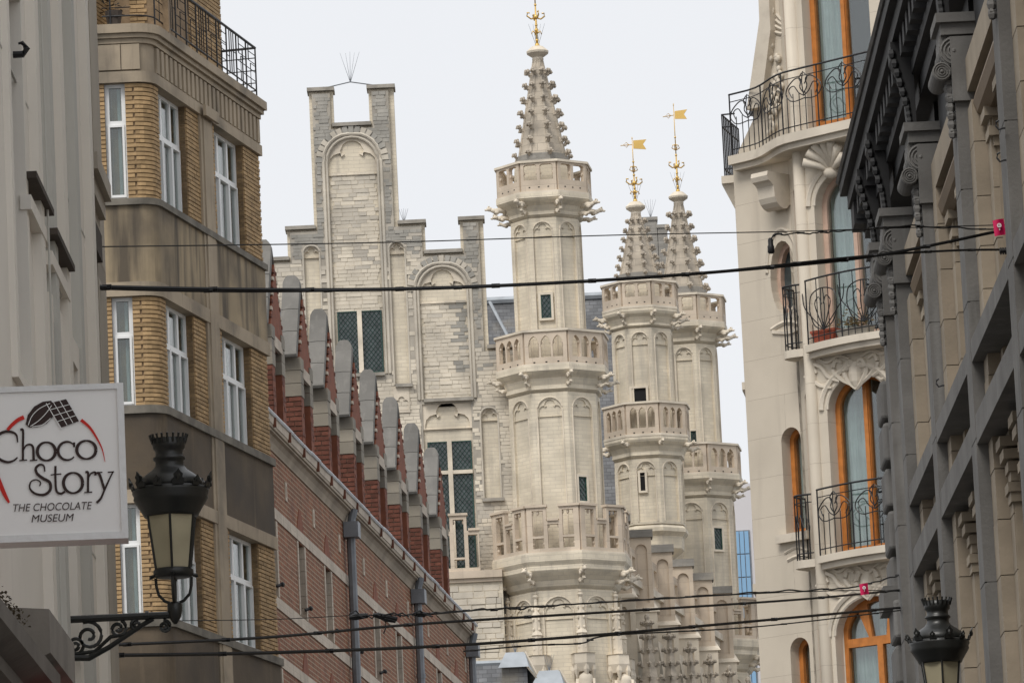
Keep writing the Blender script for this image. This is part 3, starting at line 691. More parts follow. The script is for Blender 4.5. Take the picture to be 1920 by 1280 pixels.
# --- long side wall between the main and the third turret
sA, sB = Vector((main_c[0]+1.3, 170.5)), Vector((third_c[0]+.9, 193.0))
FS_ = Fr(sA, sB-sA, (1, -.2)); Ls = (sB-sA).length
zpar0, zpar1 = zm_(1052), zm_(962)
side = MB().box(FS_, 0, Ls, 0, zpar0-.25, -2.5, 0).build('side_wall', stone, hall)
b = MB(); b.box(FS_, 0, Ls, zpar0-.25, zpar0-.02, -.6, .22); b.box(FS_, 0, Ls, zpar0-.45, zpar0-.251, -.6, .1); b.build('cornice', stone_plain, hall)
nb = 6
for i in range(nb):
    t = Ls*(i+.35)/nb; o2 = FS_.pt(t, 0, 0); f = Fr((o2.x, o2.y), (1, .0), (0, -1))
    # parapet pier with a blind arch on the face turned to the street
    q = MB(); q.plate(f, rect(-.1, .55, zpar0-.9, zpar1-.1), [arch(.04, .41, zpar0-.7, zpar1-.5, 'round', 8)], -.02, .06); q.box(f, -.1, .55, zpar0-.9, zpar1-.1, -.6, -.02)
    o_ = q.build('parapet_pier', stone_pink, hall); bo('pier_cap', f, -.16, .61, zpar1-.1, zpar1+.14, -.66, .13, stone_grey, o_)
    # buttress with a small blind arch and a crocketed pinnacle
    q = MB(); q.plate(f, rect(-.1, .62, 14, zpar0-1.0), [arch(.08, .45, zpar0-2.2, zpar0-1.45, 'tre')], .1, .2); q.box(f, -.1, .62, 14, zpar0-1.0, -.6, .1)
    q.hexa([f.pt(-.16, zpar0-1.0, .26), f.pt(.72, zpar0-1.0, .26), f.pt(.72, zpar0-1.0, -.6), f.pt(-.16, zpar0-1.0, -.6), f.pt(-.1, zpar0-.9, .2), f.pt(.55, zpar0-.9, .2), f.pt(.55, zpar0-.55, -.6), f.pt(-.1, zpar0-.55, -.6)])
    o_ = q.build('buttress', stone_plain, hall)
    pc = f.pt(.95, 0, .35); q = MB(); zt_ = zpar0-1.55
    q.frust(pc, 6, [(.34, zt_-4.2), (.30, zt_-2.2), (.05, zt_-.15)], 0); q.ball((pc.x, pc.y, zt_-.1), (.08, .08, .12), 6, 4)
    o_ = q.build('pinnacle', crocket_m, hall)
    for j in range(9):
        zz = zt_-.3-.42*j; rr = max(.07, min(.33, .06+.12*j*.42*1.15))
        for k in range(6): a = k*math.pi/3; inst('crocket', crk, o_, (pc.x+rr*math.sin(a), pc.y-rr*math.cos(a), zz), a, .75)
    # slanting string and pierced panel to the next pier
    if i < nb-1:
        t1_ = Ls*(i+1.35)/nb; q = MB(); n_ = 4; tw = (t1_-t-.5)/n_
        hs = [rect(t+.5+tw*k+.12, t+.5+tw*(k+1)-.12, zpar0+.2, zpar1-.75) for k in range(n_)]
        q.plate(FS_, rect(t+.3, t1_, zpar0-.02, zpar1-.5), hs, -.1, .06); q.build('pierced_parapet', stone_pink, hall)
        q = MB(); za = zpar0-2.2; hs = [arch(t+.8, t1_-.2, 15, za-1.6, 'point', 10)]
        q.plate(FS_, rect(t+.35, t1_-.05, 14, za+.6), hs, 0, .16); q.build('window_arch', stone_plain, hall)
        MB().box(FS_, t+.8, t1_-.2, 15, za, .005, .03).build('window', darkglass, hall)
# colonettes, canopies and statues round the foot of the main turret
R0 = R_(104)
for k in range(8):
    a = ROT8+k*math.pi/4
    if math.cos(a) < -.3: continue
    px_, py_ = main_c[0]+(R0+.06)*math.sin(a), main_c[1]-(R0+.06)*math.cos(a); c = (px_, py_)
    q = MB(); zt_ = zm_(1128); zc_ = zm_(1238)
    q.frust(c, 6, [(.16, zc_), (.15, zc_+.6), (.19, zc_+.62), (.12, zc_+.75), (.11, zc_+1.2), (.14, zc_+1.22), (.07, zc_+1.4), (.04, zt_)]); q.ball((c[0], c[1], zt_), (.09, .09, .07), 6, 4); q.ball((c[0], c[1], zt_+.1), .05, 6, 4)
    for j in range(5): q.ball((c[0]+.08, c[1]-.08, zc_+.2+.3*j), .05, 5, 3); q.ball((c[0]-.1, c[1]-.08, zc_+.2+.3*j), .05, 5, 3)
    o_ = q.build('colonette', stone_plain, hall)
    q = MB(); q.frust(c, 6, [(.28, zc_-.55), (.37, zc_-.3), (.36, zc_-.02), (.40, zc_)], a)
    for j in range(6):
        aa = a+j*math.pi/3; q.frust((c[0]+.3*math.sin(aa), c[1]-.3*math.cos(aa)), 4, [(.02, zc_-.75), (.09, zc_-.5), (.03, zc_-.2)])
    q.build('canopy', stone_plain, o_)
    cc = (main_c[0]+(R0+.22)*math.sin(a), main_c[1]-(R0+.22)*math.cos(a)); zs_ = zm_(1262)
    q = MB(); q.frust(cc, 8, [(.25, zs_-1.75), (.22, zs_-1.0), (.16, zs_-.75), (.24, zs_-.42), (.20, zs_-.28), (.08, zs_-.2), (.07, zs_-.12)])
    q.ball((cc[0], cc[1], zs_), (.105, .12, .14), 8, 6); q.ball((cc[0], cc[1]-.115, zs_-.01), (.02, .03, .03), 5, 4); q.tube([(cc[0]-.22, cc[1], zs_-.4), (cc[0]-.26, cc[1]-.12, zs_-.75), (cc[0]-.05, cc[1]-.24, zs_-.8)], [.08, .07, .05], 6); q.tube([(cc[0]+.22, cc[1], zs_-.4), (cc[0]+.26, cc[1]-.1, zs_-.75), (cc[0]+.05, cc[1]-.25, zs_-.95)], [.08, .07, .05], 6)
    q.ring(cc, 8, .1, .3, zs_-1.95, zs_-1.74); q.build('statue', stone_plain, o_, True)
# low slate lean-to roofs with lead dormers in front of the turret foot
F5 = Fr((0, 163), (1, 0))
ann = thing('low_annex', 'low slate-roofed annex with two lead-topped dormers at the foot of the main turret', 'annex', (at(960, 1270, 163).x, 163, 0))
a, z1 = F5.hit(872, 1245); c_, _ = F5.hit(1075, 1245)
b = MB(); b.hexa([(a, 161.5, z1-1.9), (c_, 161.5, z1-1.9), (c_, 165.5, z1-1.9), (a, 165.5, z1-1.9), (a, 163, z1), (c_-1.5, 163, z1), (c_-1.5, 164, z1), (a, 164, z1)]); b.build('roof', slate, ann)
MB().box(F5, a, c_, 0, z1-1.9, -2.4, 1.4).build('wall', stone, ann)
MB().tube([(a, 163, z1), (c_-1.5, 163, z1)], .09, 6).build('ridge_lead', lead, ann)
for (px, py, wd) in ((966, 1224, 30), (1030, 1258, 32)):
    t, z = Fr((0, 162.2), (1, 0)).hit(px, py); f = Fr((0, 162.2), (1, 0)); hwd = wd*.0153
    b = MB(); dx = .28
    b.hexa([f.pt(t-hwd*.6, z, .1), f.pt(t+hwd*.6, z, .1), f.pt(t+hwd*.6+dx*0, z, -1.2), f.pt(t-hwd*.6, z, -1.2), f.pt(t-hwd*.55, z+.02, .1), f.pt(t+hwd*.55, z+.02, .1), f.pt(t+hwd*.55, z+.02, -1.2), f.pt(t-hwd*.55, z+.02, -1.2)])
    b.add([f.pt(t-hwd*.6, z, .3), f.pt(t+hwd*.6, z, .3), f.pt(t+hwd*.8, z-.48, .75), f.pt(t-hwd*1.1, z-.48, .75)], [(0, 1, 2, 3)])
    b.add([f.pt(t+hwd*.6, z, .3), f.pt(t+hwd*.8, z-.48, .75), f.pt(t+hwd*1.5, z-.9, -.2), f.pt(t+hwd*.6, z, -.9)], [(0, 1, 2, 3)])
    o_ = b.build('dormer', lead, ann)
    MB().box(f, t-hwd*.9, t+hwd*.7, z-1.1, z-.3, -1, .55).build('dormer_wall', slate, o_)
    q = MB()
    for p_, r__ in (((t+hwd*.6, z, .32), (t+hwd*1.55, z-.95, .3)), ((t+hwd*.75, z-.5, .7), (t+hwd*1.55, z-.95, .35))): q.tube([f.pt(*p_), f.pt(*r__)], .035, 4)
    q.build('dormer_frame', stone_plain, o_)
    spikes(f.pt(t, z, 0), .5, ann)
# --- far modern block with a blue glass front
far = thing('glass_office_block', 'distant pale block with a strip of blue curtain glass beside the turret', 'office building', (at(1390, 1000, 420).x, 420, 0))
f = Fr((0, 420), (1, 0)); a, zt = f.hit(1350, 908); c_, _ = f.hit(1440, 1000); zg = f.hit(1390, 995)[1]
MB().box(f, a, c_, 0, zt, -15, 0).build('wall', palewall, far)
g0, g1 = f.hit(1372, 1080)[0], f.hit(1408, 1080)[0]
n1_, n2_ = 2, 12; hgt = 1.75
for i in range(4):
    for j in range(n2_):
        wdt = (g1-g0)/4; bo('pane', f, g0+wdt*i+.03, g0+wdt*(i+1)-.03, zg-hgt*(j+1)+.04, zg-hgt*j-.04, 0, .15, blueglass, far)
MB().box(f, g0-.1, g1+.1, zg-hgt*n2_, zg+.05, 0, .06).build('mullion_grid', zinc, far)

# ================================================================== yellow brick corner building (left)
FA = Fr(at(285, 300, 85)[:2], (.225, .974), (1, -.2))
FF = Fr(at(285, 300, 85)[:2], (1, 0), (0, -1))
yb = thing('corner_apartment_building', 'yellow brick apartment building with white windows, stained spandrels and a railed roof terrace', 'building', (FA.o.x, FA.o.y, 0))
rc = .30                                                  # rounded corner
n1, n2 = FF.n, FA.n
det = n1.x*n2.y-n1.y*n2.x; cx = (-rc*n2.y+rc*n1.y)/det; cy = (-rc*n1.x+rc*n2.x)/det
cc = FF.o + Vector((cx, cy))
tF = (cc + n1*rc - FF.o).dot(FF.d); tA = (cc + n2*rc - FA.o).dot(FA.d)
tL = FF.hit(172, 300)[0]; tE = FA.hit(491, 420)[0]
a1, a2 = math.atan2(n1.y, n1.x), math.atan2(n2.y, n2.x)
def plan(e, back=1.2, seg=7, tE_=None):
    tE2 = tE if tE_ is None else tE_
    P = [FF.o + FF.d*tL + n1*e]
    P += [cc + Vector((math.cos(a1+(a2-a1)*i/seg), math.sin(a1+(a2-a1)*i/seg)))*(rc+e) for i in range(seg+1)]
    P += [FA.o + FA.d*(tE2+e*.4) + n2*e, FA.o + FA.d*(tE2+e*.4) - n2*back, FF.o + FF.d*tL - n1*back*3]
    return P
def zA(y): return FA.hit(285, y)[1]
def band(name, e, y0, y1, mat, parent=None):
    return MB().prism(plan(e), zA(y1), zA(y0)).build(name, mat, parent or yb)
# wall core and horizontal bands (rows at the corner)
wallc = MB().prism(plan(-.22), 0, zA(80)).build('wall', ymortar, yb)
floors = [(157, 369), (548, 750), (930, 1146)]
band('terrace_slab', .15, 53, 69, sand); band('slab_moulding', .10, 69.1, 77, sand); band('slab_moulding', .05, 77.1, 86, sand)
band('frieze', .0, 86.1, 137, sand); band('lintel_band', .05, 137.1, 157, sand)
for (y0, y1, m_) in ((381, 522, plast), (765, 905, plast_dk), (1161, 1420, plast_dk)): band('spandrel', .02, y0, y1, m_)
for (y0, y1) in ((522.1, 548), (905.1, 930)): band('lintel_band', .05, y0, y1, sand)
for (y0, y1) in ((369.1, 380.9), (750.1, 764.9), (1146.1, 1160.9)): band('sill_band', .07, y0, y1, M('sooty_sill', (.17, .155, .13), var=.4, vs=3) if y0 < 400 else bpy.data.materials['sooty_sill'])
# vertical flutes of the frieze
L = []
t = tA+.1
while t < tE-.1:
    L.append((FA, t, t+.13, zA(134), zA(88), .0, .04)); t += .235
for q in L: bo('flute', *q, sand, yb)
for (px0, px1) in ((181, 226), (227.5, 262)): bo('frieze_block', FF, FF.hit(px0, 110)[0], FF.hit(px1, 110)[0], zA(134), zA(88), 0, .05, sand, yb)
def tAx(px, y): return FA.hit(px, y)[0]
w1 = (tAx(299, 250), tAx(352, 300)); pil = (tAx(375, 330), tAx(398, 340)); w2 = (tAx(405, 350), tAx(460, 390))
wf = (FF.hit(198, 260)[0], FF.hit(237, 260)[0])
CH = .0665
brk = []
cornerb = MB()
for i in range(6):
    q0, q1 = a1+(a2-a1)*i/6, a1+(a2-a1)*(i+1)/6; d0, d1 = Vector((math.cos(q0), math.sin(q0))), Vector((math.cos(q1), math.sin(q1)))
    A0, A1, B1, B0 = cc+d0*(rc-.1), cc+d1*(rc-.1), cc+d1*rc, cc+d0*rc
    cornerb.hexa([(p.x, p.y, z) for z in (-.5, .5) for p in (A0, A1, B1, B0)])
cornerb = cornerb.mesh('corner_brick', ybrick, False)
def course(fr, t0, t1, z, h, k):
    L = .235; t = t0 - (L/2 if k % 2 else 0)
    while t < t1-.01:
        a, b_ = max(t, t0), min(t+L-.007, t1)
        if b_-a > .03: brk.append((fr, a, b_, z, z+h, -.12, random.uniform(-.004, .004)))
        t += L
for fi, (y0, y1) in enumerate(floors):
    z0, z1 = zA(y1), zA(y0); n = round((z1-z0)/CH); ch = (z1-z0)/n
    for k in range(n):
        z = z0+ch*k; h = ch-.015
        course(FF, tL, wf[0], z, h, k); course(FF, wf[1], tF, z, h, k)
        course(FA, tA, w1[0], z, h, k); course(FA, w1[1], pil[0], z, h, k); course(FA, pil[1], w2[0], z, h, k); course(FA, w2[1], tE, z, h, k)
        o = bpy.data.objects.new('corner_brick', cornerb); o.location = (0, 0, z+h/2); o.scale = (1, 1, h); link(o, wallc)
    for (f_, a_, c_) in ((FF, tL, wf[0]), (FF, wf[1], tF+.05), (FA, tA-.05, w1[0]), (FA, w1[1], pil[0]), (FA, pil[1], w2[0]), (FA, w2[1], tE-.02)):
        MB().box(f_, a_, c_, z0, z1, -.21, -.028).build('mortar_bed', ymortar, wallc)
    casement(FA, *w1, z0, z1, -.13, yb, [0, .36, .69, 1], .62); casement(FA, *w2, z0, z1, -.13, yb, [0, .36, .69, 1], .62)
    casement(FF, *wf, z0, z1, -.10, yb, [0, 1], .66)
MB().box(FF, tL-7, tL-.003, 0, zA(60), -6, -.45).build('flank_wall', plast, yb)
# second-floor narrow window: the lower sash hangs open (dark gap)
for y0, y1 in ((157, 1420),):
    z0, z1 = zA(y1), zA(y0)
    MB().box(FA, pil[0], pil[1], z0, z1-.002, -.1, .035).build('pilaster', sand, yb)
    MB().box(FA, pil[0]+.12, pil[1]-.12, z0, z1-.05, .03, .055).build('pilaster_rib', sand, yb)
bo('pilaster_cap', FA, pil[0]-.03, pil[1]+.03, zA(160), zA(140), .1, .15, sand, yb)
# setback storey above the terrace
tU = FA.hit(414, 20, -.75)[0]
FU = Fr((FA.o - FA.n*.75), FA.d, FA.n); FUF = Fr(FF.o - FF.n*.55, FF.d, FF.n)
zt0, zt1 = zA(53), zA(53)+3.1
up = MB(); up.box(FU, .1, tU-.02, zt0, zt1, -3, -.02); up.box(FUF, tL-.2, .3, zt0, zt1, -1, -.02); up = up.build('setback_wall', ymortar, yb)
uw = [(FU.hit(308, 40)[0], FU.hit(356, 60)[0])]
n = int(3.1/CH)
for k in range(n):
    z = zt0+CH*k; h = CH-.015
    course(FU, -.2, uw[0][0], z, h, k); course(FU, uw[0][1], tU, z, h, k); course(FUF, tL-.2, FUF.hit(215, 20)[0], z, h, k); course(FUF, FUF.hit(243, 20)[0], FUF.hit(275, 20)[0], z, h, k)
casement(FU, *uw[0], zt0, zt0+2.3, -.05, yb, [0, .36, .69, 1], .7)
casement(FUF, FUF.hit(215, 20)[0], FUF.hit(243, 20)[0], zt0, zt0+2.3, -.05, yb, [0, 1], .7)
for q_ in range(len(brk)):
    f_ = brk[q_][0]
pieces('brick', brk, ybrick, wallc, 300)
# terrace railing: rails, posts and stepped geometric panels
def rail_path(e, z, end=True):
    P = plan(e, seg=8)[:10]; pts = [Vector((p.x, p.y, z)) for p in P]
    return pts
rl = thing('terrace_railing', 'black art deco iron railing round the terrace above the yellow brick storey', 'railing', (FA.o.x, FA.o.y, zt0))
e_ = .07; tEr = tE-.25
zr0 = zt0+.02; zr1 = zr0+.84
def rp(t, z, fr=FA): return fr.pt(t, z, e_)
top = MB(); rp_f0 = FF.hit(192, 50)[0]
arcp = [cc + Vector((math.cos(a1+(a2-a1)*i/6), math.sin(a1+(a2-a1)*i/6)))*(rc+e_) for i in range(7)]
def rail(z, r_): return MB().tube([FF.pt(rp_f0, z, e_)] + [Vector((p.x, p.y, z)) for p in arcp] + [FA.pt(tEr, z, e_), FA.pt(tEr, z, -.5)], r_, 6)
rail(zr1, .022).build('top_rail', iron, rl); rail(zr0+.12, .013).build('bottom_rail', iron, rl)
ts = [tA-.05+(tEr-tA+.05)*i/10 for i in range(11)]
for t in ts: MB().tube([rp(t, zr0-.02), rp(t, zr1)], .014, 5).build('post', iron, rl)
for t in (-.9, -.6, -.3): MB().tube([FF.pt(t+tF-.02, zr0-.02, e_), FF.pt(t+tF-.02, zr1, e_)], .014, 5).build('post', iron, rl)
for i in range(10):
    t0, t1 = ts[i], ts[i+1]; q = MB(); H = zr1-zr0
    if i % 3 == 1:
        for k in (.3, .5, .7): q.tube([rp(t0+(t1-t0)*k, zr0+.12), rp(t0+(t1-t0)*k, zr1)], .009, 4)
        q.tube([rp(t0, zr0+H*.45), rp(t0+(t1-t0)*.3, zr0+H*.45)], .009, 4); q.tube([rp(t0+(t1-t0)*.7, zr0+H*.6), rp(t1, zr0+H*.6)], .009, 4)
    else:
        for k in (.32, .5, .66, .84):
            c0_ = .0 if k < .6 else .25
            q.tube([rp(t0+(t1-t0)*c0_, zr0+H*k), rp(t1, zr0+H*k)], .009, 4)
        s_ = t0+(t1-t0)*.45; q.tube([rp(s_, zr0+H*.12), rp(s_, zr0+H*.62), rp(t1, zr0+H*.62)], .009, 4)
        s_ = t0+(t1-t0)*.25; q.tube([rp(s_, zr0+H*.66), rp(s_, zr1)], .009, 4)
    q.build('panel', iron, rl)
q = MB()
for k in (.3, .55, .8): q.tube([FF.pt(rp_f0, zr0+.84*k, e_), FF.pt(tF, zr0+.84*k, e_)], .009, 4)
q.build('panel', iron, rl)
q = MB()
for k in (.3, .55, .8): q.tube([FA.pt(tEr, zr0+.84*k, e_), FA.pt(tEr, zr0+.84*k, -.5)], .009, 4)
for wq in (-.15, -.5): q.tube([FA.pt(tEr, zr0, wq), FA.pt(tEr, zr1, wq)], .011, 4)
q.build('panel', iron, rl)
# potted plant on the terrace
pp = FF.pt(FF.hit(213, 40)[0], 0, -.05)
pt_ = thing('terrace_plant', 'dark potted plant behind the terrace railing at the corner', 'plant', (pp.x, pp.y, zt0))
MB().frust((pp.x, pp.y), 10, [(.10, zt0), (.14, zt0+.24), (.13, zt0+.24)]).build('pot', dbrown, pt_)
q = MB()
for i in range(60):
    a = random.random()*6.28; r_ = random.uniform(.02, .2); z = zt0+random.uniform(.2, .75); c = Vector((pp.x+r_*math.cos(a), pp.y+r_*math.sin(a), z)); d = Vector((random.uniform(-1, 1), random.uniform(-1, 1), random.uniform(-.3, 1)))*.05; s_ = Vector((-d.y, d.x, 0))*.6
    q.add([c, c+d+s_, c+d*2, c+d-s_], [(0, 1, 2, 3)])
q.build('foliage', M('dark_leaves', (.05, .045, .035), var=.4), pt_)

# ================================================================== red brick building with a row of dormers
nA, nB = at(500, 775, 97), at(878, 1172, 128)
brick_h = M('hand_red_brick', (.155, .056, .037), island=.25, var=.3, vs=8, bump=.4, bs=30)
ymortar2 = M('grey_brown_mortar', (.34, .26, .20), var=.3, vs=5)
qstone = M('grey_beige_quoin', (.29, .26, .212), island=.2, stain=((.19, .175, .16), 2.2, .5, .75, .7), var=.2)
FB = Fr((nA.x-.22*.9953, nA.y+.22*.0969), (nB.x-nA.x, nB.y-nA.y), (1, -.1))
rb = thing('red_brick_building', 'long red brick building with stone bands and a row of steep gabled dormers', 'building', (nA.x, nA.y, 0))
ZE = 17.25; Lb = 32.9; T0 = -1.5
SP = 3.66; D0 = 3.25                                      # dormer rhythm along the eaves
zb1, zb2, zb3 = 15.72, 14.12, 13.10
wins = []
for i in range(10):
    t = 4.85 + 3.57*(i-1)
    wins.append((t, t+.80))
holes = []
for (a, c) in wins: holes += [rect(a, c, zb2+.22, zb1-.02), rect(a, c, 11.6, zb3-.02)]
holes = [h for h in holes if h[0][0] > T0+.2 and h[1][0] < Lb-.3]
bw = MB().plate(FB, rect(T0, Lb, 0, ZE-.12), holes, -.35, 0).build('wall', rbrick, rb)
bo('far_end_wall', FB, Lb-.3, Lb-.002, 0, ZE-.122, -6, -.352, rbrick, rb)
for (z, h) in ((zb1, .2), (zb2, .2), (zb3, .2), (11.35, .2)):
    t = T0
    while t < Lb:                                         # each band is laid from separate stones
        l = random.uniform(.75, 1.15); bo('band_stone', FB, t+.004, min(Lb, t+l)-.004, z, z+h, -.02, .022, wstone, bw); t += l
for h in holes:
    a, c, z0, z1 = h[0][0], h[1][0], h[0][1], h[2][1]
    o = MB().plate(FB, rect(a-.02, c+.02, z0-.02, z1+.02), [rect(a+.07, c-.07, z0+.07, z1-.07)], -.3, -.22).build('window', wstone, rb)
    bo('pane', FB, a+.06, c-.06, z0+.06, z1-.06, -.27, -.26, darkglass, o)
    n = 6
    for k in range(n):
        q0, q1 = z0+(z1-z0)*k/n, z0+(z1-z0)*(k+1)/n
        for (p, q) in ((a-.13, a-.001), (c+.001, c+.13)): bo('jamb_stone', FB, p if k % 2 else p-.0, q, q0+.003, q1-.003, -.3, .018, wstone, o)
        bo('reveal_stone', FB, c-.03, c-.0015, q0+.003, q1-.003, -.22, .017, wstone, o)
    q = MB(); q.tube([FB.pt(c-.12, z0+.18, .0), FB.pt(c-.05, z0+.22, .08), FB.pt(c+.0, z0+.2, .1)], .03, 5); q.ball(FB.pt(c-.05, z0+.22, .09), .045, 6, 4); q.build('shutter_hook', iron, o)
# relieving arches and small iron wall anchors
for (a, c) in wins:
    m_ = (a+c)/2
    for zc in (zb1+.2, zb3+.2):
        if a < T0+.3 or c > Lb-.4: continue
        q = MB(); P = [(m_-.42+.84*k/8, zc+.004+.42*math.sin(math.pi*k/8)) for k in range(9)]
        q.plate(FB, P, [], -.01, .012); q.build('relieving_arch', rplain, bw)
    ta = m_ + 1.85
    if T0 < ta < Lb-.3: 
        q = MB(); q.plate(FB, rect(ta-.1, ta+.1, ZE-1.0, ZE-.66), [rect(ta-.04, ta+.04, ZE-.93, ZE-.73)], -.01, .02); q.build('wall_anchor', wstone, bw)
# eaves: coved stone cornice, blocks, gutter with a bright zinc lip
q = MB()
prof = [(-.2, ZE-.32), (.02, ZE-.32), (.03, ZE-.28), (.06, ZE-.20), (.11, ZE-.13), (.16, ZE-.11), (.16, ZE-.08), (.19, ZE-.07), (.19, ZE-.01), (-.2, ZE-.01)]
k = len(prof); q.add([FB.pt(T0, z, w_) for w_, z in prof] + [FB.pt(Lb, z, w_) for w_, z in prof], [tuple(range(k)), tuple(range(2*k-1, k-1, -1))] + [(i, (i+1) % k, k+(i+1) % k, k+i) for i in range(k)])
q.build('eaves_cornice', M('cornice_stone', (.37, .31, .24), stain=((.17, .14, .115), 1.1, .5, .75, .6), var=.25, streak=((.2, .16, .13), 4, .55, .8, .5)), rb)
t = T0+.6
while t < Lb-.2:
    bo('gutter_bracket', FB, t, t+.07, ZE-.05, ZE+.13, .191, .245, rusty, rb); t += SP/2
t = T0
while t < Lb-.1:
    l = 1.17; q = MB(); dz = random.uniform(-.015, .015)
    q.hexa([FB.pt(a, z, w_) for z, dw in ((ZE-.009+dz*.3, 0), (ZE+.13+dz, .02)) for a, w_ in ((t, -.15), (min(Lb, t+l), -.15), (min(Lb, t+l), .2+dw), (t, .2+dw))])
    q.build('gutter', wstone, rb)
    MB().tube([FB.pt(t, ZE+.15+dz, .22), FB.pt(min(Lb, t+l-.02), ZE+.15+dz, .22)], .04, 6).build('gutter_lip', zinc_lt, rb); t += l
# roof
q = MB(); q.add([FB.pt(T0, ZE+.1, .2), FB.pt(Lb, ZE+.1, .2), FB.pt(Lb, ZE+4.0, -2.6), FB.pt(T0, ZE+4.0, -2.6), FB.pt(T0, ZE+.1, -4), FB.pt(Lb, ZE+.1, -4)], [(0, 1, 2, 3), (3, 2, 5, 4), (1, 5, 2), (0, 3, 4)]); q.build('roof', slate, rb)
# downpipes with hopper heads
for t in (11.5, 22.2, 32.5):
    f = FB.sub(t, .11); q = MB(); c = FB.pt(t, 0, .13)
    q.frust(c, 8, [(.085, 0), (.085, ZE-.6)]); o = q.build('downpipe', zinc, rb)
    q = MB(); q.box(FB, t-.19, t+.19, ZE-.62, ZE-.32, .015, .30); q.build('hopper', zinc, o)
    q = MB(); q.tube([FB.pt(t, ZE-.34, .15), FB.pt(t, ZE-.25, .16), FB.pt(t, ZE-.15, .19), FB.pt(t, ZE-.06, .21)], .08, 8); q.build('swan_neck', zinc, o)
    q = MB()
    for z in (ZE-2.2, ZE-4.1, ZE-6.0): q.frust(c, 8, [(.1, z), (.1, z+.09)])
    q.build('pipe_collar', zinc, o)
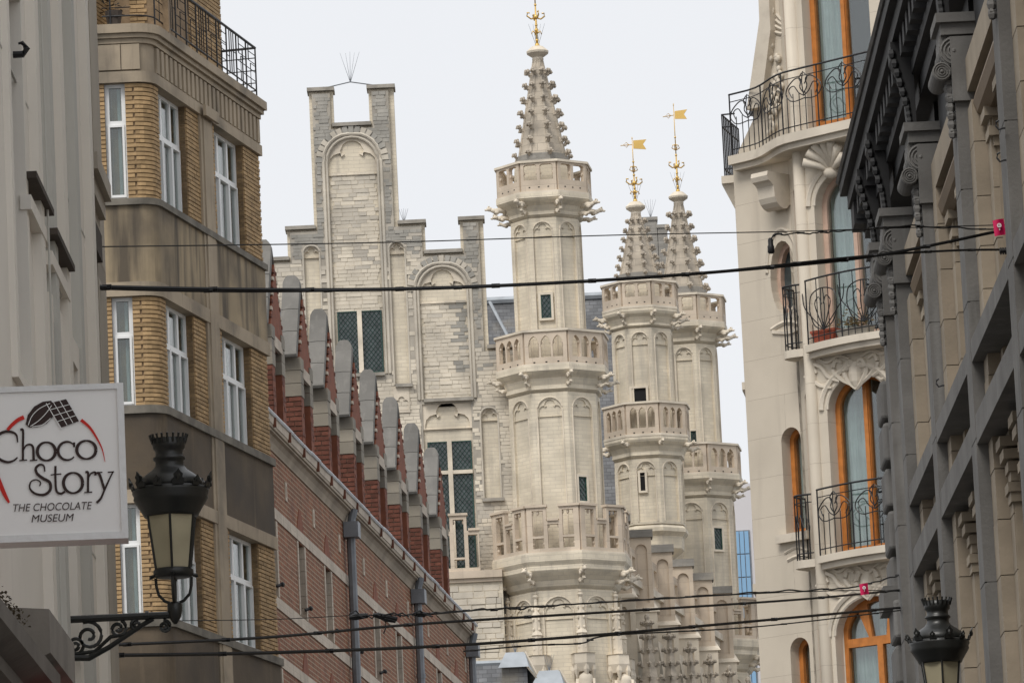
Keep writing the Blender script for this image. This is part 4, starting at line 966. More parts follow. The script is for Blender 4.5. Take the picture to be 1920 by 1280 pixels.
# dormers
AP, HWD, KN, TH = 20.68, .80, 19.33, .36                   # apex height, half width, kneeler height, thickness
def header_bricks(f, a, c, z0, z1, w1, parent, mat):      # courses of a narrow brick face
    n = round((z1-z0)/.094); ch = (z1-z0)/n; L = []
    for k in range(n):
        cuts = [a, a+(c-a)*(.62 if k % 2 else .36), c] if c-a > .25 else [a, c]
        for p, q in zip(cuts, cuts[1:]): L.append((f, p+.006, q-.006, z0+ch*k+.010, z0+ch*(k+1)-.010, -.05, w1+random.uniform(-.006, .008)))
    pieces('brick', L, mat, parent, 60)
for i in range(0, 8):
    tc = D0 + SP*i
    t0, t1 = tc-HWD, tc+HWD; W1 = .0; W0 = W1-TH
    q = MB(); zd = ZE+.12
    P = [(t0+.04, zd), (t1-.04, zd), (t1-.04, KN-.02), (tc+.03, AP-.16), (tc-.03, AP-.16), (t0+.04, KN-.02)]
    wn = rect(tc-.42, tc+.42, zd+.05, KN-.36)
    o = q.plate(FB, P, [wn], W0, W1).build('dormer', rplain, rb)
    for (a, c) in ((t0, tc-.43), (tc+.43, t1)):
        MB().box(FB, a+.03, c-.03, zd, KN-.76, W0-1.6, W1-.02).build('dormer_pier', ymortar2, o)
        pa = FB.pt(a+.03, 0, 0); fk = Fr((pa.x, pa.y), FB.n, -FB.d)
        header_bricks(fk, W0, W1, zd, KN-.76, .03, o, brick_h)
        header_bricks(FB, a, c, zd, KN-.76, W1+.0, o, brick_h)
    for sg in (-1, 1):
        for k in range(3):
            a, c = (t0-.01, tc-.40) if sg < 0 else (tc+.40, t1+.01); z = KN-.75+.245*k
            bo('quoin_stone', FB, a, c, z, z+.235, W0-.03, W1+.012+.01*(k == 2), qstone, o)
    bo('lintel', FB, tc-.5, tc+.5, KN-.38, KN-.17, W1-.04, W1+.02, wstone, o)
    bo('window_pane', FB, tc-.42, tc+.42, zd+.05, KN-.36, W0+.05, W0+.06, darkglass, o)
    for sg in (-1, 1):                                    # sloping copings with a rolled foot, rounded over the apex
        q = MB(); s0, s1 = tc+sg*(HWD+.10), tc+sg*.05; za, zb_ = KN-.03, AP+.02; th = .10
        nrm = Vector((sg*(zb_-za), abs(s1-s0))).normalized()*th; V = []
        for k in range(7):
            u = k/6; t = s0+(s1-s0)*u; z = za+(zb_-za)*u; V.append((t, z))
        wl, wr = W0-.01, W1-.02
        ring_ = []
        for (t, z) in V: ring_.append([FB.pt(t, z, wl), FB.pt(t, z, wr), FB.pt(t+nrm.x, z+nrm.y, wr-.015), FB.pt(t+nrm.x*1.15, z+nrm.y*1.15, (wl+wr)/2), FB.pt(t+nrm.x, z+nrm.y, wl+.015)])
        # rounded head: narrow the last ring
        mid = (wl+wr)/2
        for u_, sh in ((.10, .93), (.18, .74), (.235, .45)):
            t, z = s1-sg*.0, zb_+u_; ring_.append([FB.pt(t-sg*u_*.35, z, mid+(wl-mid)*sh), FB.pt(t-sg*u_*.35, z, mid+(wr-mid)*sh), FB.pt(t+nrm.x-sg*u_*.35, z+nrm.y, mid+(wr-mid)*sh*.96), FB.pt(t+nrm.x*1.1-sg*u_*.35, z+nrm.y, mid), FB.pt(t+nrm.x-sg*u_*.35, z+nrm.y, mid+(wl-mid)*sh*.96)])
        oc = None
        for (j0, j1) in ((0, 2), (2, 4), (4, len(ring_)-1)):   # three coping stones with open joints
            sub = [list(r_) for r_ in ring_[j0:j1+1]]
            if j1 < len(ring_)-1: sub[-1] = [p0.lerp(p1, .955) for p0, p1 in zip(sub[-2], sub[-1])]
            q = MB(); n = len(sub)
            for r_ in sub: q.v += r_
            for j in range(n-1):
                for k in range(5): q.f.append((j*5+k, j*5+(k+1) % 5, (j+1)*5+(k+1) % 5, (j+1)*5+k))
            q.f += [(4, 3, 2, 1, 0), tuple(range((n-1)*5, n*5))]
            o3 = q.build('coping_stone', gcoping, o); oc = oc or o3
        MB().tube([FB.pt(s0+nrm.x*.9, za+nrm.y-.02, wl), FB.pt(s0+nrm.x*.9, za+nrm.y-.02, wr)], .055, 7).build('coping_roll', gcoping, o)
    for sg in (-1, 1):
        q = MB(); spiral(q, FB, tc+sg*.3, KN+.1, .13, 1.2, .03, W1-.03, 1.5, -sg, 14, .3); q.build('scroll', rplain, o)
    for k in range(7):                                    # tumbled brick steps under the coping
        for sg in (-1, 1):
            z = KN+.12+.15*k; te = HWD*(1-(z-KN)/(AP-KN)); bo('tumbled_brick', FB, min(tc+sg*te*.98, tc+sg*(te*.98-.14)), max(tc+sg*te*.98, tc+sg*(te*.98-.14)), z, z+.06, W1-.03, W1+.012, wstone if k % 2 else brick_h, o)
    # main roof of the dormer
    q = MB(); q.add([FB.pt(t0, KN-.2, W0), FB.pt(tc, AP-.3, W0), FB.pt(t1, KN-.2, W0), FB.pt(t0, KN-.2, W0-2.2), FB.pt(tc, AP-.3, W0-3.2), FB.pt(t1, KN-.2, W0-2.2)], [(0, 1, 4, 3), (1, 2, 5, 4)]); q.build('dormer_roof', slate, o)

# ================================================================== grey bluestone building (right, 38-59 m)
FG = Fr((3.8, 0), (0, 1), (-1, 0))                        # t is the distance from the camera, w towards the street
gb = thing('bluestone_building', 'tall grey bluestone and beige building with scrolled pilasters and a heavy black cornice', 'building', (3.8, 48, 0))
PY = [33.2, 37.6, 41.9, 46.3, 50.7, 54.75, 56.55]               # pilasters
PW = .50
Yend = 58.6
gwall = MB().box(FG, 27, Yend-.35, 0, 13.1, -1.6, -.62).build('wall', beigew, gb)
zc0 = 12.0
for i, y in enumerate(PY):
    # pilaster of several bluestone blocks
    z = 0; q = []
    hs = [0, 1.6, 3.2, 4.75, 6.2, 7.4, 8.6, 9.75, 10.7, 11.45] if i % 2 else [0, 1.2, 2.9, 4.3, 5.8, 7.0, 8.15, 9.3, 10.35, 11.45]
    pil_o = MB().box(FG, y, y+PW, 0, 11.45, -.30, -.02).build('pilaster', bluest, gb)
    for a, c in zip(hs, hs[1:]): bo('block', FG, y-.004, y+PW+.004, a+.005, c-.005, -.28, 0, bluest, pil_o)
    bo('neck_block', FG, y-.05, y+PW+.05, 11.45, zc0, -.3, .02, bluest, pil_o)
    # two orders of beige jamb stones stepping back from the pilaster, on both sides
    z = 0
    while z < 11.2:
        h = random.choice((.36, .42, .46))
        for (a, c, w0, w1) in ((y-.42, y-.002, -.34, -.10), (y-.75, y-.421, -.44, -.21), (y-.95, y-.751, -.6, -.30), (y+PW+.002, y+PW+.4, -.34, -.10), (y+PW+.401, y+PW+.7, -.44, -.21)):
            if y > 36: bo('jamb_stone', FG, a, c-.003, z+.004, z+h-.004, w0, w1+random.uniform(-.003, .003), beige, gwall)
        z += h
    # scrolled console: cap, big volute, small volute, husk garland
    con = MB(); con.box(FG, y-.08, y+PW+.08, zc0+.12, zc0+.2, -.3, .13); con.box(FG, y-.04, y+PW+.04, zc0+.02, zc0+.119, -.3, .09); con = con.build('console', bluest, pil_o)
    def volute(wc, z, r_, mat=bluest):
        q = MB(); n = 20
        for t in (y-.03, y+PW+.03):
            pass
        V = [FG.pt(t, z+r_*math.sin(2*math.pi*k/n), wc+r_*math.cos(2*math.pi*k/n)) for t in (y-.03, y+PW+.03) for k in range(n)]
        q.add(V, [tuple(range(n)), tuple(range(2*n-1, n-1, -1))] + [(k, (k+1) % n, n+(k+1) % n, n+k) for k in range(n)])
        f2 = Fr(FG.pt(y-.035, 0, wc).xy, (-1, 0), (0, -1))
        for rr in (.86, .62, .36): q.tube([f2.pt(r_*rr*math.cos(a), z+r_*rr*math.sin(a), .0) for a in [2*math.pi*k/16 for k in range(17)]], r_*.07, 5)
        q.ball(f2.pt(0, z, .0), (r_*.2,)*3, 8, 5)
        q.build('volute', mat, con)
    volute(-.01, zc0-.12, .125); volute(.10, zc0-.29, .08)
    bo('console_web', FG, y+.02, y+PW-.02, zc0-.28, zc0+.02, -.05, .10, bluest, con)
    q = MB()
    for k in range(7): q.ball(FG.pt(y+PW/2*(.35+.1*(k % 2)), zc0-.34-.075*k, .04), (.05-.004*k, .07, .05), 6, 4); q.ball(FG.pt(y+.06, zc0-.36-.075*k, .035), (.04, .04, .045), 5, 4)
    q.build('husk_garland', bluest, con)
    # bracket with a carved face and acanthus above the console, carrying the cornice
    q = MB(); P = [(.0, zc0+.2), (.07, zc0+.2), (.08, zc0+.45), (.14, zc0+.72), (.2, zc0+.84), (.2, zc0+.99), (0, zc0+1.0)]
    n = len(P); V = [FG.pt(t, z, w_) for t in (y+.06, y+PW-.06) for w_, z in P]
    q.add(V, [tuple(range(n)), tuple(range(2*n-1, n-1, -1))] + [(k, (k+1) % n, n+(k+1) % n, n+k) for k in range(n)]); br = q.build('cornice_bracket', darkpaint, gb)
    q = MB()
    for k in range(6): q.ball(FG.pt(y+.05, zc0+.42+.09*k, .09+.02*k), (.04, .045, .05), 5, 4)
    for k in range(4): q.ball(FG.pt(y+.05, zc0+.42-.06*k, .08-.005*k), (.03, .03, .05), 5, 4)
    q.build('carved_leaf', darkpaint, br)
# horizontal bluestone beams between the pilasters, colonettes and capitals between them
def ylist(): return list(zip(PY, PY[1:]))
for (ya, yb_) in ylist():
    if yb_ < 40 or yb_-ya < 2: continue
    a, c = ya+PW+.006, yb_-.006
    for (z0, z1) in ((9.24, 9.42), (8.55, 8.79)):
        n = 3
        for k in range(n): bo('beam', FG, a+(c-a)*k/n+.003, a+(c-a)*(k+1)/n-.003, z0, z1, -.55, -.005, bluest, gb)
    for k in range(3):
        t = a+.55+(c-a-1.3)*k/2
        q = MB(); q.box(FG, t, t+.2, 8.80, 9.23, -.45, -.2); q.build('colonette', beige, gb)
        o = MB().box(FG, t-.02, t+.22, 2.0, 7.95, -.5, -.22).build('colonette', beige, gb)
        q = MB()
        for (z, e) in ((7.95, .03), (8.03, .05), (8.12, .02), (8.2, .04), (8.3, .075), (8.4, .10)): q.box(FG, t-.02-e, t+.22+e, z, z+.079, -.52, -.22+e)
        q.build('capital', beige, o)
        # upper colonettes with capitals below the brown lintel roll
        o = MB().box(FG, t-.02, t+.2, 9.43, 10.9, -.5, -.26).build('colonette', beige, gb)
        q = MB()
        for (z, e) in ((10.9, .03), (10.98, .07), (11.06, .03), (11.14, .1)): q.box(FG, t-.02-e, t+.2+e, z, z+.079, -.52, -.26+e)
        q.build('capital', beige, o)
    bo('window', FG, a+.75, c-1.0, 1.0, 8.0, -.62, -.56, black, gb); bo('window', FG, a+.75, c-1.0, 9.43, 11.2, -.62, -.56, black, gb)
    q = MB(); q.tube([FG.pt(a+.4, 11.35, -.26), FG.pt(c-.4, 11.35, -.26)], .15, 10); q.build('lintel_roll', dbrown2 if 'dbrown2' in globals() else M('bronze_brown', (.17, .12, .075), rough=.5, var=.2), gb)
    globals().setdefault('dbrown2', bpy.data.materials['bronze_brown'])
    bo('frieze', FG, a, c, 11.5, zc0+.95, -.6, -.2, darkpaint, gb)
    bo('architrave', FG, a, c, 11.52, 11.8, -.2, -.1, beige, gb)
# cornice: soffit slab, dentil modillions, gutter edge with return at the far end
zk = 13.0
cn = MB().box(FG, 27, Yend+.2, zk, zk+.16, -1.6, .18).build('cornice', darkpaint, gb)
q = MB(); q.box(FG, 27, Yend+.3, zk+.161, zk+.30, -1.6, .25); q.build('gutter', darkpaint, gb)
MB().tube([FG.pt(27, zk+.32, .25), FG.pt(Yend+.3, zk+.32, .25)], .04, 6).build('gutter_edge', M('worn_gutter_edge', (.075, .075, .075), rough=.5, var=.5, vs=3), gb)
MB().box(FG, Yend-.3, Yend+.2, zk-.25, zk-.001, -1.6, .15).build('cornice_return', darkpaint, gb)
MB().box(FG, 27, Yend-.3, 12.95, 13.8, -5, -1.61).build('roof', slate, gb)
t = 31.0
while t < Yend-.2:
    bo('modillion', FG, t, t+.2, zk-.2, zk-.002, -.2, .13, darkpaint, cn); t += .44
bo('cornice_moulding', FG, 31, Yend+.2, zk-.32, zk-.201, -.6, .02, darkpaint, gb); bo('cornice_moulding', FG, 31, Yend+.1, zk-.5, zk-.321, -.6, -.06, darkpaint, gb)
# rusticated quoins at the far corner, end pilasters and the downpipe
z = 0; k = 0
q0 = 57.35
MB().box(FG, q0+.02, Yend-.02, 0, 12.5, -1.4, -.14).build('corner_wall', bluest, gb)
while z < 11.0:
    h = .46; e = .0 if k % 2 else .0
    q = MB(); z0, z1 = z+.03, z+h-.03; b_ = .05
    a, c = q0+.45+(.12 if k % 2 else 0), Yend
    q.hexa([FG.pt(t, zz, .02 if s_ else .02) for zz in (z0, z1) for t, s_ in ((a, 0), (c, 0), (c, 1), (a, 1))]) if False else None
    q.hexa([FG.pt(a, z0, -.15), FG.pt(c, z0, -.15), FG.pt(c, z0, .01), FG.pt(a, z0, .01), FG.pt(a, z1, -.15), FG.pt(c, z1, -.15), FG.pt(c, z1, .01), FG.pt(a, z1, .01)])
    o = q.build('quoin', bluest, gb); bv = o.modifiers.new('bevel', 'BEVEL'); bv.width = .035; bv.segments = 2; z += h; k += 1
for (a, c, z0, z1, w1) in ((q0+.5, Yend+.06, 8.62, 8.86, .10), (q0+.5, Yend+.12, 6.72, 7.0, .22)): bo('string_course', FG, a, c, z0, z1, -.2, w1, bluest, gb)
o = MB().frust(FG.pt(q0+.12, 0, -.10), 10, [(.055, 0), (.055, 11.2)]).build('downpipe', zinc, gb)
for z in (5.0, 7.1, 8.9, 10.4): MB().frust(FG.pt(q0+.12, 0, -.10), 10, [(.068, z), (.068, z+.07)]).build('pipe_collar', zinc, o)
# small iron wall hooks
for (px, py) in ((1890, 240), (1892, 300), (1775, 722)):
    t, z = FG.hit(px, py, -.02); q = MB(); f2 = Fr(FG.pt(t, 0, 0).xy, (1, 0), (0, -1))
    q.tube([f2.pt(0, z, 0), f2.pt(-.02, z, .0), f2.pt(-.05, z-.01), f2.pt(-.07, z+.02), f2.pt(-.065, z+.05), f2.pt(-.045, z+.06)], .008, 5); q.build('wall_hook', iron, gb)

# ================================================================== white rendered house and beige house (left)
FW = Fr((-2.61, 0), (0, 1), (1, 0))
wh = thing('white_house', 'white rendered house with shade-toned pilaster strips and hooded windows at the left edge', 'house', (-2.61, 32, 0))
H_ = 15.0; Yw = 34.45
def tw(px, py, w_=0): return FW.hit(px, py, w_)[0]
wwin = [(tw(8, 350), tw(42, 420), 5.2, tw and FW.hit(25, 130)[1])]
wz = lambda px, py: FW.hit(px, py)[1]
win_rects = [(29.15, 29.85, 6.6, 8.75), (31.35, 31.85, 6.35, 7.25), (32.55, 33.0, 6.4, 7.25), (31.2, 31.9, 3.5, 5.0)]
wl = MB().plate(FW, rect(3, Yw, 0, H_), [rect(*r_) for r_ in win_rects], -.3, 0).build('wall', whitew, wh)
MB().box(FW, 3, Yw, 0, H_, -4, -.9).build('back_wall', whitew, wh)
for (a, c, z0, z1) in win_rects:
    o = MB().plate(FW, rect(a-.01, c+.01, z0-.01, z1+.01), [rect(a+.06, c-.06, z0+.06, z1-.06)], -.28, -.2).build('window', whitew, wh)
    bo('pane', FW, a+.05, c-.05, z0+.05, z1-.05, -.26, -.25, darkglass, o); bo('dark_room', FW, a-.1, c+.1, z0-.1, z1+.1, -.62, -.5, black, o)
    q = MB(); q.plate(FW, rect(a-.13, c+.13, z0-.05, z1+.15), [rect(a, c, z0, z1)], .0, .035); q.build('window_surround', whitew, o)
for px in (52, 76, 98, 122, 150):                          # flat pilaster strips, shade of the camera-side returns put in as grey
    t = tw(px, 200); bo('pilaster_strip', FW, t, t+.22, 0, H_, -.02, .055, greyw if px in (76, 122) else whitew, wh)
    bo('strip_edge', FW, t+.221, t+.30, 0, H_, -.02, .03, whitew, wh)
for (pa, pb) in (((79, 326), (112, 407)), ((118, 432), (150, 490))):   # dark hoods and pale sills on the wall
    t0, z = FW.hit(*pa, .12); t1, _ = FW.hit(*pb, .12); bo('window_hood', FW, t0, t1, z-.018, z+.018, 0, .09, dbrown, wh)
    bo('hood_moulding', FW, t0-.05, t1-.02, z-.20, z-.12, 0, .06, whitew, wh)
for (px, py) in ((102, 690), (140, 760)): pass
# shop cornice at the bottom left
q = MB(); t1, zc_ = FW.hit(140, 1235, .55)
prof = [(0, zc_-.60), (.08, zc_-.60), (.08, zc_-.52), (.12, zc_-.46), (.20, zc_-.36), (.30, zc_-.28), (.42, zc_-.22), (.48, zc_-.20), (.48, zc_-.15), (.55, zc_-.12), (.55, zc_+.07), (0, zc_+.12)]
n = len(prof); V = [FW.pt(t, z, w_) for t in (FW.hit(93, 1173, .55)[0], t1) for w_, z in prof]
q.add(V, [tuple(range(n)), tuple(range(2*n-1, n-1, -1))] + [(k, (k+1) % n, n+(k+1) % n, n+k) for k in range(n)]); q.build('shop_cornice', M('taupe_cornice', (.19, .17, .148), var=.25, vs=3), wh)
t2, z2 = FW.hit(113, 1265, .55); prof2 = [(0, z2-.7), (.10, z2-.7), (.12, z2-.5), (.22, z2-.34), (.36, z2-.22), (.46, z2-.18), (.46, z2-.12), (.55, z2-.08), (.55, z2), (0, z2+.10)]
q = MB(); n = len(prof2); V = [FW.pt(t, z, w_) for t in (14, t2) for w_, z in prof2]; q.add(V, [tuple(range(n)), tuple(range(2*n-1, n-1, -1))] + [(k, (k+1) % n, n+(k+1) % n, n+k) for k in range(n)]); q.build('shop_cornice', M('dark_taupe_cornice', (.12, .105, .09), var=.25, vs=3), wh)
q = MB()
for i in range(700):
    t = random.uniform(22.9, 24.6); c = FW.pt(t-1.2, z2+.03+random.uniform(0, .05), random.uniform(.38, .54)); d = Vector((random.uniform(-1, 1), random.uniform(-1, 1), random.uniform(0, 1)))*.012; s_ = d.cross(Vector((.3, .5, .8)))*.5
    q.add([c, c+d+s_, c+d*1.3, c+d-s_], [(0, 1, 2, 3)])
q.build('moss', M('dry_moss', (.10, .075, .045), var=.4), wh, stuff=True)
MB().box(FW, 24, 28.6, 3.9, 4.3, .3, .6).build('red_awning_edge', M('red_awning', (.45, .02, .02), var=.1), wh)
q = MB(); tq = tw(58, 150); q.tube([FW.pt(tq, 10.5, .07), FW.pt(tq+.02, 9.2, .065), FW.pt(tq-.01, 8.0, .07), FW.pt(tq+.03, 6.8, .065), FW.pt(tq+.0, 5.0, .07)], .007, 5); q.build('wall_cable', greyw, wh)
for z in (4.9, 6.3, 8.3, 9.9, 11.4): bo('plaster_joint', FW, 26, Yw-.01, z, z+.012, -.01, .004, greyw, wl)
# iron eyes and hook on the wall
for (px, py, k) in ((45, 92, 0), (120, 545, 1)):
    t, z = FW.hit(px, py, .06); q = MB(); f2 = Fr(FW.pt(t, 0, .0).xy, (1, 0), (0, -1))
    if k == 0: q.tube([f2.pt(.0, z-.03), f2.pt(.05, z-.03), f2.pt(.075, z), f2.pt(.05, z+.035), f2.pt(.03, z+.03)], [.02, .02, .018, .012, .006], 6)
    else: q.tube([f2.pt(.0, z-.05), f2.pt(.01, z), f2.pt(.035, z+.01), f2.pt(.045, z-.03), f2.pt(.03, z-.05)], .005, 5)
    q.build('wall_hook', iron if k == 0 else coping_m, wh)
# beige stone house just beyond
FE = Fr((-2.72, 0), (0, 1), (1, 0))
bh = thing('beige_stone_house', 'narrow weathered beige stone house front with bracketed sills, just beyond the white house', 'house', (-2.72, 36, 0))
MB().box(FE, Yw+.05, 37.0, 0, 17, -2.5, -.05).build('wall', beigew, bh)
for (a, c) in ((34.6, 34.95), (36.3, 36.98)): bo('pilaster', FE, a, c, 0, 17, -.06, .04, beigew, bh)
for z in (8.9, 5.35):
    t = 35.1
    q = MB()
    for e, dz in ((.15, 0), (.11, -.12), (.07, -.22)): q.box(FE, t, t+1.1, z+dz, z+dz+.11, -.05, e)
    o = q.build('window_sill', beigew, bh)
    bo('sill_soffit', FE, t, t+1.1, z-.4, z-.222, -.05, .08, dbrown, o)
    q = MB()
    for k in range(7): q.box(FE, t+.05, t+1.0, z-1.9+.2*k, z-1.9+.2*k+.05, -.05, .05)
    q.build('louvre', beigew, o)

# ================================================================== cream art nouveau building (right, about 86 m)
cA = at(1392, 640, 87)
FC = Fr(cA[:2], (.72, -.69), (-.7, -.7))
cb = thing('art_nouveau_building', 'cream art nouveau corner building with orange arched windows and whiplash iron balconies', 'building', (cA.x, cA.y, 0))
tB = FC.hit(1499, 700)[0]; pB = FC.pt(tB, 0)
pC = at(1517, 640, pB.y-.62)
FCs = Fr((pB.x, pB.y), (pC.x-pB.x, pC.y-pB.y), (-1, 0))    # canted side of the bay
LCs = (Vector((pC.x, pC.y))-pB.xy).length
FD = Fr((pC.x, pC.y), (.80, -.60), (-.6, -.8))
LD = 2.9
ZT = 26.5
def dz(px, py): return FD.hit(px, py)[1]
def dt(px, py): return FD.hit(px, py)[0]
def oval(ct, cz, rt, rz, n=20): return [(ct+rt*math.cos(2*math.pi*k/n), cz+rz*math.sin(2*math.pi*k/n)) for k in range(n)]
# flat wall with an oval window and two tall arched windows
ov = (FC.hit(1469, 520)[0], FC.hit(1469, 520)[1]); ort, orz = .27, .58
aw = []
for (px0, px1, yt, ybt) in ((1469, 1508, 803, 1003), (1486, 1522, 1196, 1400)):
    ym = (yt+ybt)/2; t0, t1 = FC.hit(px0, ym)[0], FC.hit(px1, ym)[0]; t1 = min(t1, tB-.05); zt_, zb_ = FC.hit(px0, yt)[1], FC.hit(px0, ybt)[1]; aw.append((t0, t1, zb_, zt_))
hol = [oval(*ov, ort, orz)] + [arch(a, c, z0, z1-(c-a)/2, 'round', 10) for a, c, z0, z1 in aw]
tg0, tg1 = FC.hit(1436, 30)[0], FC.hit(1412, 230)[0]; zg_ = FC.hit(1400, 300)[1]
cw = MB().plate(FC, [(0, 0), (tB, 0), (tB, ZT), (tg0+.1, ZT), (tg0, FC.hit(1436, 0)[1]), (tg1, zg_+.6), (0, zg_)], hol, -.4, 0).build('wall', creamw, cb)
MB().box(FC, tg0+.1, tB, 0, ZT, -1.2, -.9).build('inner_wall', black, cb)
# side elevation that runs away from the corner
FX = Fr(cA[:2], (.25, .97), (-1, .2))
MB().box(FX, .0, 9, 0, zg_-.01, -1.0, -.012).build('side_wall', creamw, cb)
# oval window
q = MB(); q.plate(FC, oval(*ov, ort+.002, orz+.002), [oval(*ov, ort-.07, orz-.09)], -.30, -.16); o = q.build('oval_window', pinkw, cb)
MB().plate(FC, oval(*ov, ort-.06, orz-.08), [], -.26, -.25).build('pane', darkglass, o)
q = MB(); q.tube([FC.pt(*p, .0) for p in [(ov[0]+(ort+.06)*math.cos(a), ov[1]+.12+(orz+.06)*math.sin(a)) for a in [math.pi*k/14 for k in range(15)]]], .035, 6); q.build('oval_moulding', creamo, cb)
q = MB(); curve(q, FC, [(ov[0]-.3, ov[1]-orz-.2), (ov[0], ov[1]-orz-.13), (ov[0]+.3, ov[1]-orz-.22), (ov[0]+.1, ov[1]-orz-.3), (ov[0]-.28, ov[1]-orz-.24)], .04, .0); q.build('relief', creamo, cb)
for (a, c, z0, z1) in aw:
    P = arch(a, c, z0, z1-(c-a)/2, 'round', 12); P2 = arch(a+.08, c-.08, z0+.09, z1-(c-a)/2, 'round', 12)
    o = MB().plate(FC, P, [P2], -.3, -.2).build('window', orange, cb); MB().plate(FC, P2, [], -.27, -.26).build('pane', glass, o)
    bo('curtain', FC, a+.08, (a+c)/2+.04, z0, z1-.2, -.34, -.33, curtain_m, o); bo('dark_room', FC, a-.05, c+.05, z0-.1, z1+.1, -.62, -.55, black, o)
    q = MB(); q.box(FC, a-.14, c+.12, z0-.13, z0-.001, -.1, .11); q.build('sill', creamo, o)
    q = MB()
    for k in (0, 1): curve(q, FC, [(a-.05+.05*k, z0-.28-.12*k), ((a+c)/2, z0-.22-.14*k), (c+.02-.04*k, z0-.3-.12*k)], .028, .0)
    q.build('relief', creamo, cb)
# bay: canted side with slim windows, front with big arched french windows
rows = [(-330, 232), (310, 640), (700, 1043), (1118, 1450)]                # opening head / balcony floor rows at the bay front
doors = []
dcen = (dt(1607, 900)+dt(1650, 900))/2
dwid = {0: .62, 1: .60, 2: .57, 3: .66}
DCT = dt(1612, 900)
for i, (y0, y1) in enumerate(rows):
    zt_, zb_ = dz(1605, y0), dz(1600, y1)+.03; a, c = DCT-dwid[i]+.05, DCT+dwid[i]+.05
    doors.append((a, c, zb_, zt_))
hol = [arch(a, c, z0, z1-(c-a)*.42, 'round', 16, .84) for a, c, z0, z1 in doors]
bay = MB().plate(FD, rect(0, LD, 0, ZT), hol, -.4, 0).build('bay_front', creamw, cb)
MB().box(FD, -.02, LD, 0, ZT, -1.6, -1.3).build('inner_wall', black, cb)
sl = [(LCs*.30, LCs*.72, z0+.15, z1-.1) for a, c, z0, z1 in doors]
cs = MB().plate(FCs, rect(0, LCs, 0, ZT-.003), [arch(a, c, z0, z1-.15, 'round', 8) for a, c, z0, z1 in sl], -.3, -.002).build('bay_side', creamw, cb)
for (a, c, z0, z1) in sl: o = bo('side_window', FCs, a-.02, c+.02, z0-.05, z1+.1, -.22, -.2, orange, cb); bo('pane', FCs, a+.04, c-.04, z0+.05, z1-.1, -.2, -.19, darkglass, o)
q = MB(); q.frust((pC.x, pC.y), 12, [(.10, 0), (.10, ZT)]); q.build('bay_corner_shaft', creamw, cb, True)
for i, (a, c, z0, z1) in enumerate(doors):
    h = (c-a)/2; zs = z1-(c-a)*.42; wood = pinkw if i == 1 else orange
    P = arch(a, c, z0, zs, 'round', 16, .84); f_ = .085; m_ = (a+c)/2
    if i == 3:
        ztr = zs-.12
        H2 = [rect(a+f_, m_-.05, z0+.15, ztr-.06), rect(m_+.05, c-f_, z0+.15, ztr-.06)]
        arcs = [(m_+(h-f_)*math.cos(u), zs+(h-f_)*.84*math.sin(u)) for u in [math.pi*k/18 for k in range(19)]]
        H2 += [[(c-f_, ztr+.07)] + arcs[0:6] + [(m_+.19, ztr+.07)], [(m_+.13, ztr+.07)] + arcs[7:12] + [(m_-.13, ztr+.07)], [(m_-.19, ztr+.07)] + arcs[13:] + [(a+f_, ztr+.07)]]
    else:
        def side(sg):
            e0 = c-f_ if sg > 0 else a+f_; L_ = [(m_+sg*.045, z0+.15), (e0, z0+.15)]
            for k in range(9):
                u = math.pi/2*k/8*.93; L_.append((m_+sg*(h-f_)*math.cos(u), zs+(h-f_)*.84*math.sin(u)))
            L_.append((m_+sg*.045, L_[-1][1])); return L_
        H2 = [side(1), side(-1)]
    o = MB().plate(FD, P, H2, -.32, -.22).build('french_window', wood, cb)
    for hh in H2:
        MB().plate(FD, hh, [], -.28, -.27).build('pane', glass, o)
    if i != 3: bo('meeting_rail', FD, m_-.035, m_+.035, z0+.1, z1-.12, -.219, -.19, wood, o)
    # curtains on the left leaf
    cbm = MB(); n = 14
    pts = [(a+.05+(h*.95)*k/n, -.40-.03*math.sin(k*2.0)-.02*math.sin(k*.8)) for k in range(n+1)]
    for (p, u), (p2, u2) in zip(pts, pts[1:]): cbm.add([FD.pt(p, z0, u), FD.pt(p2, z0, u2), FD.pt(p2, z1-.05, u2), FD.pt(p, z1-.05, u)], [(0, 1, 2, 3)])
    cbm.build('curtain', curtain_m, o)
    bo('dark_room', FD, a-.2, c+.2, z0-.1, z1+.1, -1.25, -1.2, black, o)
    # moulded arch round the opening
    q = MB(); q.tube([FD.pt(m_+(h+.10)*math.cos(u), zs+(h+.10)*.9*math.sin(u), .0) for u in [math.pi*k/20 for k in range(21)]], .05, 6); q.tube([FD.pt(m_+(h+.01)*math.cos(u), zs+(h+.01)*.84*math.sin(u), -.02) for u in [math.pi*k/20 for k in range(21)]], .03, 6); q.build('arch_moulding', creamo, cb)
